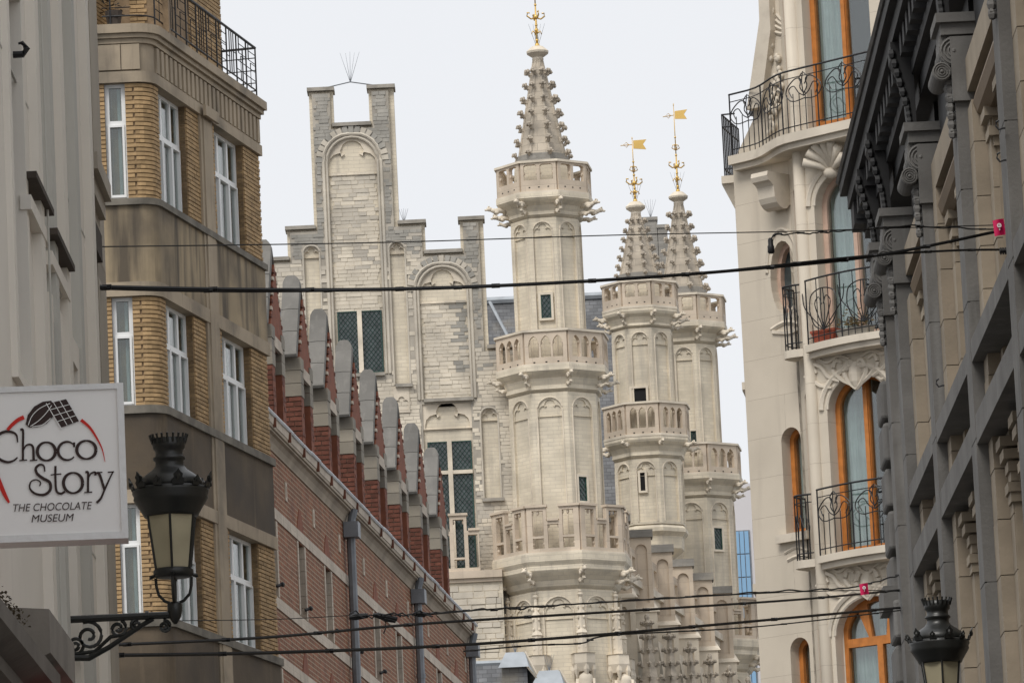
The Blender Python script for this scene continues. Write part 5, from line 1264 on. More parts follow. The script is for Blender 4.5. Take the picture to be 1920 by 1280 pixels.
# balconies
def bowf(t, L=2.6): return .12+.30*math.sin(math.pi*min(1, max(0, (t+.1)/L)))**.8
def balcony(z, t0, t1, fr, wf, H, parent_name, label, pattern, thick=.11):
    n = 18; P = [fr.pt(t0+(t1-t0)*k/n, 0, wf(t0+(t1-t0)*k/n)).xy for k in range(n+1)] + [fr.pt(t1, 0, -.02).xy, fr.pt(t0, 0, -.02).xy]
    MB().prism(P, z-thick, z).build('balcony_slab', creamo, cb)
    P2 = [fr.pt(t0+.04+(t1-t0-.04)*k/n, 0, wf(t0+(t1-t0)*k/n)-.07).xy for k in range(n+1)] + [fr.pt(t1, 0, -.02).xy, fr.pt(t0+.04, 0, -.02).xy]
    MB().prism(P2, z-thick-.09, z-thick-.001).build('balcony_moulding', creamo, cb)
    r_ = thing('balcony_railing', label, 'railing', tuple(fr.pt((t0+t1)/2, z, 0)), 'whiplash iron balcony railings')
    W = lambda t: wf(t)-.05
    def pl(z_, r2): return MB().tube([fr.pt(t, z_, W(t)) for t in [t0+.04+(t1-t0-.04)*k/n for k in range(n+1)]], r2, 5)
    pl(z+H, .016).build('top_rail', iron, r_); pl(z+.10, .010).build('bottom_rail', iron, r_)
    if pattern != 2: pl(z+H-.12, .008).build('upper_rail', iron, r_)
    k = 0; t = t0+.05
    while t < t1:
        big = k % 6 == 0
        MB().tube([fr.pt(t, z, W(t)), fr.pt(t, z+(H if big or pattern == 2 and k % 2 == 0 else H*.62 if pattern != 2 else H*.3), W(t))], .013 if big else .008, 5).build('baluster', iron, r_); t += .125; k += 1
    for c in [t0+.42+.80*j for j in range(4)]:
        if c > t1-.2: break
        q = MB(); zc_ = z+H*.72
        if pattern == 2:
            zc_ = z+H*.5
            curve(q, fr, [(c-.3, zc_+.02), (c-.25, zc_+.25), (c, zc_+.33), (c+.25, zc_+.25), (c+.3, zc_), (c+.2, zc_-.22), (c, zc_-.3), (c-.2, zc_-.22), (c-.3, zc_+.02)], .010, W)
            for s_ in (-1, 1):
                curve(q, fr, [(c, zc_-.32), (c+s_*.12, zc_-.05), (c+s_*.17, zc_+.12), (c+s_*.08, zc_+.2), (c+s_*.02, zc_+.08)], .009, W)
                curve(q, fr, [(c, zc_-.32), (c+s_*.22, zc_-.12), (c+s_*.42, zc_+.1), (c+s_*.46, zc_+.32)], .009, W); curve(q, fr, [(c, zc_-.3), (c+s_*.04, zc_), (c+s_*.02, zc_+.33)], .009, W)
        else:
            for s_ in (-1, 1):
                curve(q, fr, [(c, zc_-.12), (c+s_*.07, zc_-.02), (c+s_*.05, zc_+.10), (c+s_*.16, zc_+.13), (c+s_*.32, zc_+.02), (c+s_*.36, zc_-.1), (c+s_*.28, zc_-.2)], .010, W)
                curve(q, fr, [(c, zc_-.16), (c+s_*.1, zc_-.1), (c+s_*.2, zc_+.02), (c+s_*.3, zc_-.03), (c+s_*.24, zc_-.16)], .009, W)
                curve(q, fr, [(c, zc_-.2), (c+s_*.18, zc_-.22), (c+s_*.28, zc_-.2)], .009, W); curve(q, fr, [(c+s_*.02, zc_+.2), (c+s_*.08, zc_+.12), (c+s_*.02, zc_+.02)], .009, W)
            curve(q, fr, [(c, zc_-.16), (c-.03, zc_+.05), (c, zc_+.22)], .009, W)
        q.build('whiplash_flower', iron, r_)
    return r_
def bw(t): return bowf(t)
zb1_, zb2_, zb3_ = dz(1600, 238), dz(1585, 640), dz(1592, 1038)
FBig = Fr(FC.pt(.10, 0, 0).xy, FC.d, FC.n)
def bigw(t):                                              # top balcony sweeps in an S from the flat wall out round the bay
    u = min(1, max(0, (t-.4)/1.3)); u = u*u*(3-2*u); return .22+.50*u
balcony(zb1_, .0, 3.6, FBig, bigw, .98, 'x', 'long black iron balcony railing sweeping round the top of the cream building', 1, .14)
balcony(zb2_, .05, LD-.1, FD, bw, 1.0, 'x', 'black iron balcony railing with round flower loops above the potted plants', 2)
balcony(zb3_, .05, LD-.1, FD, bw, 1.02, 'x', 'black iron balcony railing in front of the tall orange arched window', 1)
# small balconettes on the canted side
for z, lab in ((zb2_, 'narrow iron balconette on the bay side beside the oval window'), (zb3_, 'narrow iron balconette on the bay side beside the tall slim window')):
    q = MB(); P = [FCs.pt(LCs*(.02+.9*k/8), 0, .05+.26*math.sin(math.pi*k/8)).xy for k in range(9)]; q.prism(P, z-.12, z); q.build('balconette_slab', creamo, cb)
    r_ = thing('balconette_railing', lab, 'railing', tuple(FCs.pt(LCs*.5, z, .1)))
    pts = [FCs.pt(LCs*(.04+.86*k/8), z, .03+.25*math.sin(math.pi*k/8)) for k in range(9)]
    for h, rr in ((1.0, .016), (.88, .008), (.1, .01)): MB().tube([p+Vector((0, 0, h)) for p in pts], rr, 5).build('rail', iron, r_)
    for p in pts: MB().tube([p, p+Vector((0, 0, 1.0))], .011, 5).build('baluster', iron, r_)
    q = MB()
    for k in range(1, 8): q.tube([pts[k]+Vector((0, 0, .3)), pts[k]+Vector((.01, -.03, .5)), (pts[k]+pts[k-1])/2+Vector((0, 0, .7))], .008, 4)
    q.build('whiplash_flower', iron, r_)
# carved floral relief panels below the balconies
def relief(cx_, zc_, s):
    W = .015; k = 0
    for sg in (-1, 1):
        for P, th in (([(0, -.28), (.12, -.16), (.2, .02), (.12, .16), (.02, .1)], .045), ([(.05, -.22), (.26, -.1), (.4, .06), (.36, .2), (.24, .16)], .04), ([(.3, -.12), (.5, -.02), (.62, .14), (.78, .2), (.72, .06)], .04),
                      ([(.45, -.2), (.66, -.14), (.82, -.02), (.95, .04)], .032), ([(.1, .2), (.3, .27), (.5, .2), (.66, .27)], .03)):
            q = MB(); curve(q, FD, [(cx_+sg*a*s, zc_+b_*s) for a, b_ in P], [th*s*(.45+.55*math.sin(math.pi*(.12+.8*j/(8*(len(P)-1))))) for j in range(8*(len(P)-1)+1)], W, 8); q.build('carved_leaf', creamo, cb)
    q = MB(); q.ball(FD.pt(cx_, zc_-.05, 0), (.12*s, .09, .22*s), 8, 6); q.build('carved_flower', creamo, cb)
for z in (zb2_-.48, zb3_-.45): relief(DCT+.05, z, 1.0)
# shell and scroll brackets below the top balcony
q = MB(); tq, zq = dt(1560, 300), zb1_-.16
for k in range(7):
    u = rad(20+23*k); q.tube([FD.pt(tq, zq-.48, .04), FD.pt(tq+.26*math.cos(u)*.6, zq-.48+.26*math.sin(u), .10), FD.pt(tq+.40*math.cos(u), zq-.48+.46*math.sin(u), .26)], [.03, .055, .075], 6)
q.ball(FD.pt(tq, zq-.5, .05), (.12, .1, .09), 8, 5); q.build('shell_bracket', creamo, cb, True)
q = MB(); ts_, zs_ = FC.hit(1462, 345); n = 16
P = [(.0, zs_+.12), (.5, zs_+.12), (.52, zs_+.05), (.49, zs_-.02), (.43, zs_-.05), (.38, zs_-.10), (.37, zs_-.18), (.36, zs_-.27), (.32, zs_-.35), (.25, zs_-.41), (.17, zs_-.44), (.09, zs_-.43), (.04, zs_-.38), (0, zs_-.36)]
k = len(P); V = [FC.pt(t, z, w_) for t in (ts_-.14, ts_+.2) for w_, z in P]; q.add(V, [tuple(range(k)), tuple(range(2*k-1, k-1, -1))] + [(i, (i+1) % k, k+(i+1) % k, k+i) for i in range(k)]); q.build('scroll_bracket', creamo, cb)
# pilaster ornament and gable edge at the top left
q = MB(); tg = FC.hit(1478, 120)[0]
for j in range(10):
    z = FC.hit(1470, 20+24*j)[1]; [q.ball(FC.pt(tg-.28-.1*math.sin(j*.9)+random.uniform(-.09, .09), z+random.uniform(-.1, .1), .04), (.045, .05, .06), 6, 4) for _ in range(5)]
q.build('garland', creamo, cb, True)
q = MB(); q.plate(FC, [(tg0-.12, FC.hit(1430, 0)[1]+2), (tg0+.1, FC.hit(1436, 0)[1]+2), (tg0, FC.hit(1436, 0)[1]), (tg1, zg_+.7), (tg1-.12, zg_+.7), (tg0-.14, FC.hit(1430, 40)[1])], [], -1.2, -.05); q.build('slate_cheek', slate, cb)
q = MB(); q.plate(FC, [(tg0+.02, FC.hit(1436, 0)[1]+2), (tg0+.22, FC.hit(1436, 0)[1]+2), (tg0+.2, FC.hit(1446, 60)[1]), (tg1+.3, zg_+.75), (tg1+.0, zg_+.75), (tg0-.02, FC.hit(1436, 40)[1])], [], .001, .14); q.build('gable_edge', creamo, cb)
q = MB()
for j in range(4): curve(q, FC, [(tB-.05-.02*j, dz(1500, 5)-.0-.09*j), (tB+.1, dz(1500, 20)-.06*j), (tB+.16-.03*j, dz(1500, -15)-.02*j)], .03, .01)
q.build('relief', creamo, cb)
# balconies on the side elevation, seen edge-on at the silhouette
for (y0, y1, yb) in ((230, 345, 415), (620, 730, 768), (995, 1105, 1140)):
    px = 1388 if y0 < 300 else 1400 if y0 < 700 else 1414
    z1_, z0_, zb_ = at(px, y0, 88).z, at(px, y1, 88).z, at(px, yb, 88).z; wv = .20 if y0 < 300 else .05
    q = MB(); q.box(FX, .25, 1.6, z0_-.12, z0_, -.02, wv+.05); q.build('balcony_slab', creamo, cb)
    q = MB(); q.hexa([FX.pt(.5, zb_, 0), FX.pt(1.3, zb_, 0), FX.pt(1.3, zb_, .06), FX.pt(.5, zb_, .06), FX.pt(.3, z0_-.121, 0), FX.pt(1.5, z0_-.121, 0), FX.pt(1.5, z0_-.121, wv+.06), FX.pt(.3, z0_-.121, wv+.06)]); q.build('balcony_bracket', creamo, cb)
    r_ = thing('side_balcony_railing', {230: 'upper', 620: 'middle', 995: 'lowest'}[y0]+' iron railing seen edge-on at the left outline of the cream building', 'railing', tuple(FX.pt(.9, z0_, .1)))
    for t in [.3+.12*k for k in range(11)]: MB().tube([FX.pt(t, z0_, wv), FX.pt(t, z1_, wv)], .012, 5).build('baluster', iron, r_)
    for zz in (z1_, z1_-.2, z0_+.12): MB().tube([FX.pt(.3, zz, -.01), FX.pt(.3, zz, wv), FX.pt(1.5, zz, wv)], .014, 5).build('rail', iron, r_)
# pots on the middle balcony
pz = zb2_+.002
tp = dt(1553, 625); p = FD.pt(tp, 0, bw(tp)-.24)
o = thing('terracotta_trough', 'red terracotta flower trough on the middle balcony of the cream building', 'flower pot', (p.x, p.y, pz))
f = Fr(p.xy, FD.d, FD.n); q = MB(); q.hexa([f.pt(a, pz, w_) for a, w_ in ((-.16, -.07), (.16, -.07), (.16, .07), (-.16, .07))] + [f.pt(a, pz+.17, w_) for a, w_ in ((-.21, -.1), (.21, -.1), (.21, .1), (-.21, .1))]); q.build('trough', terra, o); q = MB(); q.box(f, -.225, .225, pz+.171, pz+.21, -.11, .11); q.build('rim', terra, o)
tp = dt(1617, 620); p = FD.pt(tp, 0, bw(tp)-.22); o = thing('succulent_planter', 'dry sprawling succulent in a grey planter spilling over the balcony edge', 'plant', (p.x, p.y, pz)); f = Fr(p.xy, FD.d, FD.n)
q = MB(); q.hexa([f.pt(a, pz, w_) for a, w_ in ((-.26, -.08), (.26, -.08), (.26, .08), (-.26, .08))] + [f.pt(a, pz+.14, w_) for a, w_ in ((-.3, -.1), (.3, -.1), (.3, .1), (-.3, .1))]); q.build('planter', coping_m, o)
q = MB()
for i in range(90):
    c = f.pt(random.gauss(0, .17), pz+.15+abs(random.gauss(0, .09)), random.uniform(-.1, .2)); 
    for k in range(5):
        a = k*1.257+random.random(); d = Vector((math.cos(a)*.04, math.sin(a)*.04, .02)); s_ = Vector((-d.y, d.x, 0))*.35
        q.add([c, c+d*.6+s_, c+d*1.2, c+d*.6-s_], [(0, 1, 2, 3)])
q.build('foliage', leafm, o)

# ================================================================== hanging sign (27 m)
sD = 27.0
so = at(232, 860, sD); FSg = Fr((so.x, so.y), (math.cos(rad(4)), math.sin(rad(4))), (0, -1))
sg = thing('hanging_sign', 'square white hanging sign with a cocoa bean, chocolate bar and red arc beside the lantern', 'sign', (so.x-.4, so.y, FSg.hit(120, 1005)[1]))
st0, st1 = -.76, .0; sz1 = FSg.hit(232, 722)[1]; sz0 = FSg.hit(232, 1004)[1]
MB().box(FSg, st0, st1, sz0, sz1, -.19, -.004).build('panel', signw, sg)
q = MB(); q.plate(FSg, rect(st0-.01, st1+.01, sz0-.012, sz1+.012), [rect(st0+.012, st1-.022, sz0+.022, sz1-.016)], -.2, .006); q.build('frame', alu, sg)
q = MB(); q.tube([FSg.pt(st0-.3, sz1-.1, -.1), FSg.pt(st0, sz1-.1, -.1)], .02, 6); q.tube([FSg.pt(st0-.3, sz0+.1, -.1), FSg.pt(st0, sz0+.1, -.1)], .02, 6); q.build('wall_arm', alu, sg)
def S(px, py): return FSg.hit(px, py)
def ribbon(pts, wd, name, mat, closed=False, n=8, w_=.0035):   # printed stroke of varying width through picture points
    P = [S(*p) for p in pts]; Q = [P[0]]+P+[P[-1]] if not closed else [P[-1]]+P+[P[0], P[1]]; out = []
    rng_ = range(1, len(Q)-2)
    for i in rng_:
        for k in range(n):
            u = k/n; out.append(tuple(.5*(2*Q[i][d]+(Q[i+1][d]-Q[i-1][d])*u+(2*Q[i-1][d]-5*Q[i][d]+4*Q[i+1][d]-Q[i+2][d])*u*u+(3*Q[i][d]-Q[i-1][d]-3*Q[i+1][d]+Q[i+2][d])*u**3) for d in (0, 1)))
    out.append(Q[-2]); N = len(out); V = []; sc_ = sD/FPX
    for i, p in enumerate(out):
        a, c = out[max(0, i-1)], out[min(N-1, i+1)]; dx, dy = c[0]-a[0], c[1]-a[1]; L_ = math.hypot(dx, dy) or 1; nx, ny = -dy/L_, dx/L_
        wv = (wd(i/(N-1)) if callable(wd) else wd)*sc_/2; V += [(p[0]+nx*wv, p[1]+ny*wv), (p[0]-nx*wv, p[1]-ny*wv)]
    q = MB(); q.add([FSg.pt(a, b_, w_) for a, b_ in V], [(2*i, 2*i+1, 2*i+3, 2*i+2) for i in range(N-1)]); q.build(name, mat, sg)
def ell(cx_, cy_, rx, ry, a0=0, a1=360, n=14): return [(cx_+rx*math.cos(rad(a0+(a1-a0)*k/n)), cy_-ry*math.sin(rad(a0+(a1-a0)*k/n))) for k in range(n+1)]
ow = lambda u: 3.4+2.8*abs(math.cos(2*math.pi*u))
# line 1: Choco
ribbon([(33, 829), (31, 816), (23, 810), (10, 809), (-4, 816), (-12, 832), (-10, 850), (0, 861), (14, 866), (26, 863), (33, 857)], lambda u: 2.6+3.6*math.sin(math.pi*u), 'letter', choc)
ribbon([(38, 806), (43, 807), (43, 835), (43, 862)], 4.5, 'letter', choc); ribbon([(36, 863), (51, 862)], 2.5, 'letter', choc); ribbon([(43, 846), (48, 836), (56, 833), (62, 839), (63, 862)], lambda u: 2.6+2.4*u, 'letter', choc); ribbon([(56, 863), (70, 862)], 2.5, 'letter', choc)
ribbon(ell(87, 846, 17, 17), ow, 'letter', choc); ribbon(ell(126, 845, 17, 17, 40, 320), lambda u: 2.4+3*math.sin(math.pi*u), 'letter', choc); ribbon([(139, 829), (139, 838)], 4, 'letter', choc); ribbon(ell(162, 843, 18, 17), ow, 'letter', choc)
# line 2: Story
ribbon([(84, 884), (82, 873), (74, 871), (67, 878), (70, 888), (80, 896), (93, 904), (94, 918), (83, 927), (66, 925), (56, 915), (58, 903), (68, 899), (76, 904), (74, 911)], lambda u: 2.6+3.2*math.sin(math.pi*min(1, u*1.25)), 'letter', choc)
ribbon([(104, 873), (104, 900), (106, 920), (114, 925), (122, 921)], 4.4, 'letter', choc); ribbon([(95, 890), (115, 888)], 2.4, 'letter', choc)
ribbon(ell(137, 905, 18, 19), ow, 'letter', choc)
ribbon([(160, 885), (165, 886), (165, 905), (165, 922)], 4.4, 'letter', choc); ribbon([(158, 923), (173, 922)], 2.4, 'letter', choc); ribbon([(165, 898), (170, 888), (178, 885), (179, 891)], lambda u: 2.4+2.2*u, 'letter', choc)
ribbon([(182, 886), (187, 890), (196, 918)], 5, 'letter', choc); ribbon([(177, 886), (192, 885)], 2.4, 'letter', choc); ribbon([(212, 884), (205, 898), (196, 918), (189, 934), (181, 942)], lambda u: 2.6+2.2*u, 'letter', choc); ribbon([(202, 885), (214, 884)], 2.4, 'letter', choc)
# red swoosh
ribbon([(152, 787), (168, 801), (182, 822), (192, 843), (197, 866)], lambda u: 5.5*(1-u)+.8, 'swoosh', red); ribbon([(14, 806), (23, 796), (34, 787), (45, 782)], lambda u: 6+2*u, 'swoosh', red); ribbon([(-8, 880), (0, 905), (8, 925), (17, 942)], lambda u: 4+4*math.sin(math.pi*u), 'swoosh', red)
# cocoa bean and chocolate bar
def poly(pts, name, mat, w_=.0035): q = MB(); q.plate(FSg, [S(*p) for p in pts], [], .0005, w_); q.build(name, mat, sg)
poly([(48, 795), (52, 778), (64, 762), (80, 753), (96, 751), (103, 764), (100, 780), (88, 793), (70, 800), (55, 801)], 'cocoa_bean', choc)
for P in ([(53, 797), (60, 780), (74, 766), (94, 756)], [(57, 799), (72, 789), (86, 775), (97, 760)], [(60, 800), (80, 796), (95, 784)]): ribbon(P, 1.3, 'bean_highlight', signw, w_=.005)
poly([(88, 757), (124, 748), (148, 789), (115, 801)], 'chocolate_bar', choc, .0045)
for u in (1/3, 2/3): ribbon([(88+36*u, 757-9*u), (115+33*u, 801-12*u)], 1.2, 'bar_line', signw, w_=.006)
for u in (.25, .5, .75): ribbon([(88+27*u, 757+44*u), (124+24*u, 748+41*u)], 1.2, 'bar_line', signw, w_=.006)
ribbon([(86.5, 756), (114, 802), (116, 802)], 1.4, 'bar_line', signw, w_=.006)
def text(body, px, py, hpx, wpx):
    cu = bpy.data.curves.new('lettering', 'FONT'); cu.body = body; cu.shear = .22; cu.size = 1; cu.offset = 0
    ob = bpy.data.objects.new('tmp', cu); col.objects.link(ob); dg = bpy.context.evaluated_depsgraph_get(); me = bpy.data.meshes.new_from_object(ob.evaluated_get(dg)); bpy.data.objects.remove(ob)
    xs = [v.co.x for v in me.vertices]; ys = [v.co.y for v in me.vertices]; x0, x1, y0, y1 = min(xs), max(xs), min(ys), max(ys)
    (tl, zl), (tr_, zr_) = S(px, py), S(px+wpx, py-wpx*.033); hh = hpx*sD/FPX
    for v in me.vertices:
        u, k = (v.co.x-x0)/(x1-x0), (v.co.y-y0)/(y1-y0); v.co = FSg.pt(tl+(tr_-tl)*u, zl+(zr_-zl)*u+hh*k, .004)
    me.materials.clear(); me.materials.append(choc); o = bpy.data.objects.new('lettering', me); link(o, sg)
text('THE CHOCOLATE', 25, 959, 14.5, 148); text('MUSEUM', 59, 979, 14.5, 80)

# ================================================================== street lamps
def lamp(px, py, D, sgn, arm, label):
    c = at(px, py, D); Zr = c.z; k = .00302; X0, Y0 = c.x, c.y
    t = thing('street_lamp', label, 'street lamp', (X0+sgn*arm, Y0, Zr-1.0), 'bracket lanterns on the house fronts')
    P = lambda r, y: (r*k, Zr-(y-900)*k)
    ax = (X0, Y0)
    def lathe(name, prof, mat, n=20, rot=0, smooth=True): return MB().frust(ax, n, [P(r, y) for r, y in reversed(prof)], rot).build(name, mat, t, smooth)
    hood = lathe('hood', [(24, 818), (33, 819), (31, 832), (30, 838), (26, 842), (26, 852), (31, 855), (31, 859), (27, 862), (27, 870), (33, 878), (46, 887), (58, 896), (63, 904), (63, 915)], lampblk)
    lathe('gallery', [(63, 912), (72, 915), (73, 922), (70, 928), (71, 934), (67, 941), (60, 952), (54, 962), (51, 968)], lampblk)
    for j in range(20):                                   # crown fingers
        a = 2*math.pi*j/20; r0, r1 = 30*k, 36*k
        MB().tube([(X0+r0*math.sin(a), Y0-r0*math.cos(a), Zr+72*k), (X0+r1*.95*math.sin(a), Y0-r1*.95*math.cos(a), Zr+82*k), (X0+r1*math.sin(a), Y0-r1*math.cos(a), Zr+89*k)], [3*k, 2*k, 2.6*k], 5).build('crown_finger', lampblk, t)
    for j in range(12):                                   # leaf cresting round the gallery
        a = 2*math.pi*j/12+.26; big = j % 2 == 0; r0 = 71*k; f = Fr((X0+r0*math.sin(a), Y0-r0*math.cos(a)), (math.cos(a), math.sin(a)), (math.sin(a), -math.cos(a)))
        h = (29 if big else 19)*k; wd = (11 if big else 8)*k; zb = Zr-16*k; q = MB(); lean = .35
        out_ = [(-wd, 0), (-wd*1.15, h*.3), (-wd*.7, h*.45), (-wd*.85, h*.65), (-wd*.35, h*.8), (0, h), (wd*.35, h*.8), (wd*.85, h*.65), (wd*.7, h*.45), (wd*1.15, h*.3), (wd, 0)]
        n = len(out_); V = [f.pt(a_, zb+z, z*lean+dw) for dw in (0, .008) for a_, z in out_]; q.add(V, [tuple(range(n)), tuple(range(2*n-1, n-1, -1))] + [(i, (i+1) % n, n+(i+1) % n, n+i) for i in range(n)])
        q.ball(f.pt(0, zb+h*.5, h*.5*lean+.01), (wd*.4, wd*.4, h*.25), 5, 4); q.build('leaf_crest', lampblk, t)
    lathe('glass', [(49, 967), (35.5, 1069)], lampgl, 6, 0, False)
    for j in range(6):
        a = 2*math.pi*j/6; MB().tube([(X0+r*k*math.sin(a), Y0-r*k*math.cos(a), Zr-(y-900)*k) for r, y in ((50, 965), (36.5, 1070))], 2.6*k, 5).build('glazing_bar', lampblk, t)
    lathe('base_ring', [(36, 1067), (38, 1070), (38, 1079), (34, 1083), (20, 1085)], lampblk)
    for j in range(4):
        a = math.pi/2*j+math.pi/2; dx, dy = math.sin(a), -math.cos(a); pt = lambda r, y: (X0+dx*r*k, Y0+dy*r*k, Zr-(y-900)*k)
        q = MB(); q.tube([pt(36, 1080), pt(43, 1081), pt(43, 1085)], 4*k, 6); q.tube([pt(34, 1084), pt(33, 1100), pt(29, 1116), pt(18, 1128), pt(6, 1133)], 3.2*k, 6); q.build('yoke_arm', lampblk, t)
    MB().tube([(X0, Y0, Zr-(1083-900)*k), (X0, Y0, Zr-(1135-900)*k)], 3.2*k, 8).build('stem', lampblk, t)
    lathe('socket', [(10, 1130), (14, 1134), (14, 1146), (12, 1158), (6, 1168), (3, 1172)], lampblk, 12)
    zA = Zr-(1154-900)*k; f = Fr((X0, Y0), (sgn, 0), (0, -1)); q = MB()
    q.tube([f.pt(0, zA), f.pt(arm, zA)], 7*k, 8); q.tube([f.pt(.15, zA), f.pt(.17, zA)], 9*k, 8); q.build('bracket_arm', lampblk, t)
    q = MB(); q.box(f, arm-.015, arm+.03, zA-.10, zA+.06, -.05, .05); q.build('wall_plate', lampblk, t)
    q = MB(); q.tube([f.pt(arm-.02, zA-.22), f.pt(arm-.12, zA-.225), f.pt(arm*.62, zA-.17), f.pt(arm*.3, zA-.05), f.pt(arm*.2, zA-.02)], [.02, .02, .016, .014, .012], 6); q.build('strut', lampblk, t)
    for (ct, cz, r_, st, sg_) in ((arm*.80, -.10, .085, 1.2, 1), (arm*.53, -.065, .05, 2.0, 1), (arm*.36, -.05, .035, 2.0, -1), (arm*.10, -.065, .035, 1.4, 1), (arm*.93, -.15, .05, 4.2, -1)):
        q = MB(); spiral(q, f, ct, zA+cz, r_, 1.6, .011, 0, st, sg_, 26, .18); q.build('scroll', lampblk, t)
    q = MB(); q.tube([f.pt(arm*.95, zA-.2), f.pt(arm*.75, zA-.19), f.pt(arm*.6, zA-.11), f.pt(arm*.45, zA-.10), f.pt(arm*.25, zA-.03)], .012, 5); q.build('scroll', lampblk, t)
    return t
lamp(319, 910-8, 32.0, -1, at(319, 902, 32).x+2.61, 'black bracket lantern on the white house beside the hanging sign')
xr_ = at(1760, 1195, 40.7).x
lamp(1760, 1190, 40.7, 1, 3.9-xr_, 'black bracket lantern at lower right in front of the bluestone building')

# ================================================================== overhead cables
def cable(name, pts, r, label, cat='cable', group='cables strung across the street', n=30, ties=True, wob=0):
    P = [at(*p) for p in pts]; Q = [P[0]]+P+[P[-1]]; out_ = []
    for i in range(1, len(Q)-2):
        for k in range(n):
            u = k/n; out_.append(.5*(2*Q[i]+(Q[i+1]-Q[i-1])*u+(2*Q[i-1]-5*Q[i]+4*Q[i+1]-Q[i+2])*u*u+(3*Q[i]-Q[i-1]-3*Q[i+1]+Q[i+2])*u**3))
    out_.append(Q[-2])
    if wob: out_ = [p+Vector((0, 0, wob*mnoise.noise(Vector((i*.21, len(P)*3.3, 0)))*2)) for i, p in enumerate(out_)]
    o = thing(name, label, cat, tuple(P[0]), group)
    MB().tube(out_, r, 6).build('line', wire_m, o)
    if ties:
        for i in range(6, len(out_)-4, 17): MB().tube([out_[i]+Vector((-.03, 0, 0)), out_[i]+Vector((.03, 0, 0))], r*1.28, 6).build('cable_tie', wire_m, o)
    return o
DL, DR = 36.3, 45.5
cable('overhead_cable', [(156, 463, DL), (700, 455, 38.5), (1150, 441, 41), (1480, 434, 43), (1700, 427, 44.4), (1905, 421, DR)], .0045, 'thin wire crossing the picture just above the thick cable', ties=False)
cable('overhead_cable', [(155, 537, DL), (480, 543, 37.6), (780, 541, 39.2), (1100, 527, 41), (1400, 505, 42.8), (1650, 478, 44.3), (1915, 424, DR)], .014, 'thick black upper cable sagging across the whole street')
cable('overhead_cable', [(155, 540, DL), (480, 546, 37.6), (900, 538, 39.8), (1300, 513, 42.2), (1600, 482, 44), (1780, 470, 45), (1890, 468, DR)], .010, 'second strand twisted along the thick upper cable')
cable('overhead_cable', [(1450, 441, 42.8), (1520, 437, 43.2), (1600, 432, 43.8), (1720, 424, 44.5), (1905, 432, DR)], .006, 'short lead with chain links ending in the bulb socket at upper right', wob=.008)
D1, D2_ = 37, 57
cable('overhead_cable', [(195, 1209, D1), (500, 1194, 40), (800, 1168, 43.5), (1200, 1143, 48.5), (1500, 1123, 53), (1692, 1105, D2_)], .012, 'middle of the lower black cables, running straight to the bluestone corner')
cable('overhead_cable', [(180, 1228, D1), (500, 1223, 40), (850, 1209, 44), (1150, 1187, 48), (1400, 1165, 51.5), (1692, 1138, D2_)], .014, 'lowest black cable crossing in front of the turret foot')
cable('overhead_cable', [(870, 1220, 44), (1000, 1209, 46), (1090, 1205, 47), (1150, 1190, 48), (1420, 1174, 51.5), (1692, 1143, D2_)], .007, 'slack strand hanging below the lowest cable with a small drop hook')
cable('overhead_cable', [(330, 1163, 38.5), (520, 1160, 40.5), (655, 1153, 42)], .0035, 'hair-thin wire running left from the cable junction', ties=False)
cable('overhead_cable', [(790, 1150, 43), (900, 1142, 44.5), (980, 1139, 45.5), (1120, 1129, 47.5), (1400, 1111, 51.5), (1590, 1101, 55), (1692, 1075, D2_)], .008, 'uppermost of the lower cables, leading right from the junction', wob=.010)
cable('overhead_cable', [(790, 1153, 43), (960, 1138, 45), (1100, 1131, 47), (1400, 1113, 51.5), (1600, 1106, 55), (1692, 1108, D2_)], .005, 'thin companion wire under the uppermost lower cable', ties=False)
# junction cluster
jc = thing('cable_junction', 'tangled black cable junction with splice boxes in front of the red brick wall', 'cable junction', tuple(at(720, 1155, 42.3)))
for (x0, y0, x1, y1, r_) in ((655, 1157, 690, 1153, .026), (700, 1152, 745, 1160, .024), (715, 1158, 742, 1164, .02), (780, 1149, 800, 1151, .02)): MB().tube([at(x0, y0, 42.3), at((x0*2+x1)/3, (y0*2+y1)/3, 42.3), at(x1, y1, 42.3)], [r_*.6, r_, r_*.7], 8).build('splice', wire_m, jc)
for i in range(9):
    x0 = 655+15*i; MB().tube([at(x0, 1152+random.uniform(-3, 5), 42.3), at(x0+12, 1146+random.uniform(-3, 14), 42.25), at(x0+24, 1150+random.uniform(-5, 8), 42.35), at(x0+36, 1153+random.uniform(-4, 4), 42.3)], .006, 5).build('loop', wire_m, jc)
MB().tube([at(722, 1162, 42.3), at(724, 1175, 42.3), at(719, 1187, 42.3)], .005, 5).build('loop', wire_m, jc)
# bulb socket hanging from its lead
bs = thing('bulb_socket', 'empty black bulb socket hanging from a lead in front of the cream building', 'bulb socket', tuple(at(1445, 460, 42.8)))
c = at(1446, 475, 42.8); ks = 42.8/FPX
MB().frust((c.x, c.y), 12, [(5*ks, c.z), (6.5*ks, c.z+2*ks), (6.5*ks, c.z+14*ks), (5*ks, c.z+16*ks), (5*ks, c.z+26*ks), (3*ks, c.z+30*ks)]).build('socket', wire_m, bs, True)
MB().tube([Vector((c.x, c.y, c.z+29*ks)), at(1446, 448, 42.8), at(1450, 441, 42.8), at(1458, 438, 42.85)], .006, 6).build('lead', wire_m, bs)
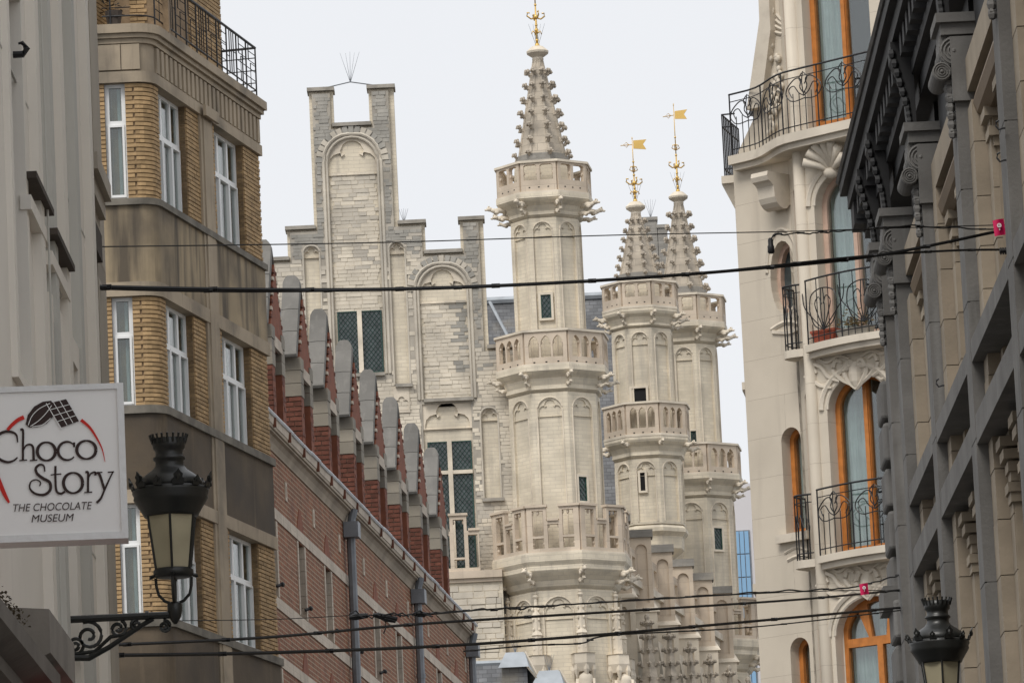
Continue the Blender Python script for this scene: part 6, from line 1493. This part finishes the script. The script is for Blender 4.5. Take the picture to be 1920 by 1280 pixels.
# insulators and wall hooks at the right ends
for (px, py, D) in ((1890, 470, 45.3), (1912, 425, 45.3)):
    o = thing('insulator', 'ribbed black cable clamp at the right edge, '+('lower' if py > 450 else 'upper')+' of two', 'insulator', tuple(at(px, py, D)))
    a, b_ = at(px-16, py+1, D), at(px+16, py-1, D); MB().tube([a, b_], .018, 8).build('core', wire_m, o)
    for k in range(7): p = a+(b_-a)*(k+.5)/7; MB().tube([p-Vector((.006, 0, 0)), p+Vector((.006, 0, 0))], .03, 8).build('rib', wire_m, o)
def flag(px0, py0, px1, py1, D, label):
    f = Fr((0, D), (1, 0)); a, z1 = f.hit(px0, py0); c, z0 = f.hit(px1, py1); o = thing('cable_tag', label, 'tag', (a, D, z1))
    q = MB(); n = 6; s_ = (z1-z0)*.12
    V = []
    for dw in (0, .004):
        for k in range(n+1):
            u = k/n; V += [f.pt(a+(c-a)*u, z1+s_*u, .015*math.sin(u*4)+dw), f.pt(a+(c-a)*u+(c-a)*.1, z0+s_*u, .015*math.sin(u*4+.6)+dw)]
    m_ = 2*(n+1); F_ = [(2*k, 2*k+1, 2*k+3, 2*k+2) for k in range(n)] + [(m_+2*k+2, m_+2*k+3, m_+2*k+1, m_+2*k) for k in range(n)] + [(2*k, 2*k+2, m_+2*k+2, m_+2*k) for k in range(n)] + [(2*k+1, m_+2*k+1, m_+2*k+3, 2*k+3) for k in range(n)] + [(0, m_, m_+1, 1), (2*n, 2*n+1, m_+2*n+1, m_+2*n)]
    q.add(V, F_); q.build('cloth', pink, o)
    ct, cz, r_ = (a+c)/2+(c-a)*.04, z0+(z1-z0)*.66, (c-a)*.2; P = [(ct+r_*math.cos(2*math.pi*k/14), cz+r_*math.sin(2*math.pi*k/14)) for k in range(14)]
    P2 = [(ct+r_*.55*math.cos(2*math.pi*k/14), cz+r_*.55*math.sin(2*math.pi*k/14)) for k in range(14)]
    q = MB(); q.plate(f, P, [P2], .024, .027); q.build('printed_ring', signw, o); q = MB(); q.plate(f, rect(ct-r_*.22, ct+r_*.22, cz-r_*.3, cz+r_*.3), [], .024, .027); q.build('printed_mark', signw, o)
    q = MB(); q.plate(f, rect(ct-r_*.15, ct+r_*.3, cz-r_*2.1, cz-r_*1.6), [], .024, .027); q.build('printed_mark', signw, o)
flag(1861, 414, 1884, 443, 45.0, 'magenta tag with a white ring mark on the upper cable at far right')
flag(1611, 1095, 1628, 1115, 55.0, 'small magenta tag on the lower cable in front of the carved relief')
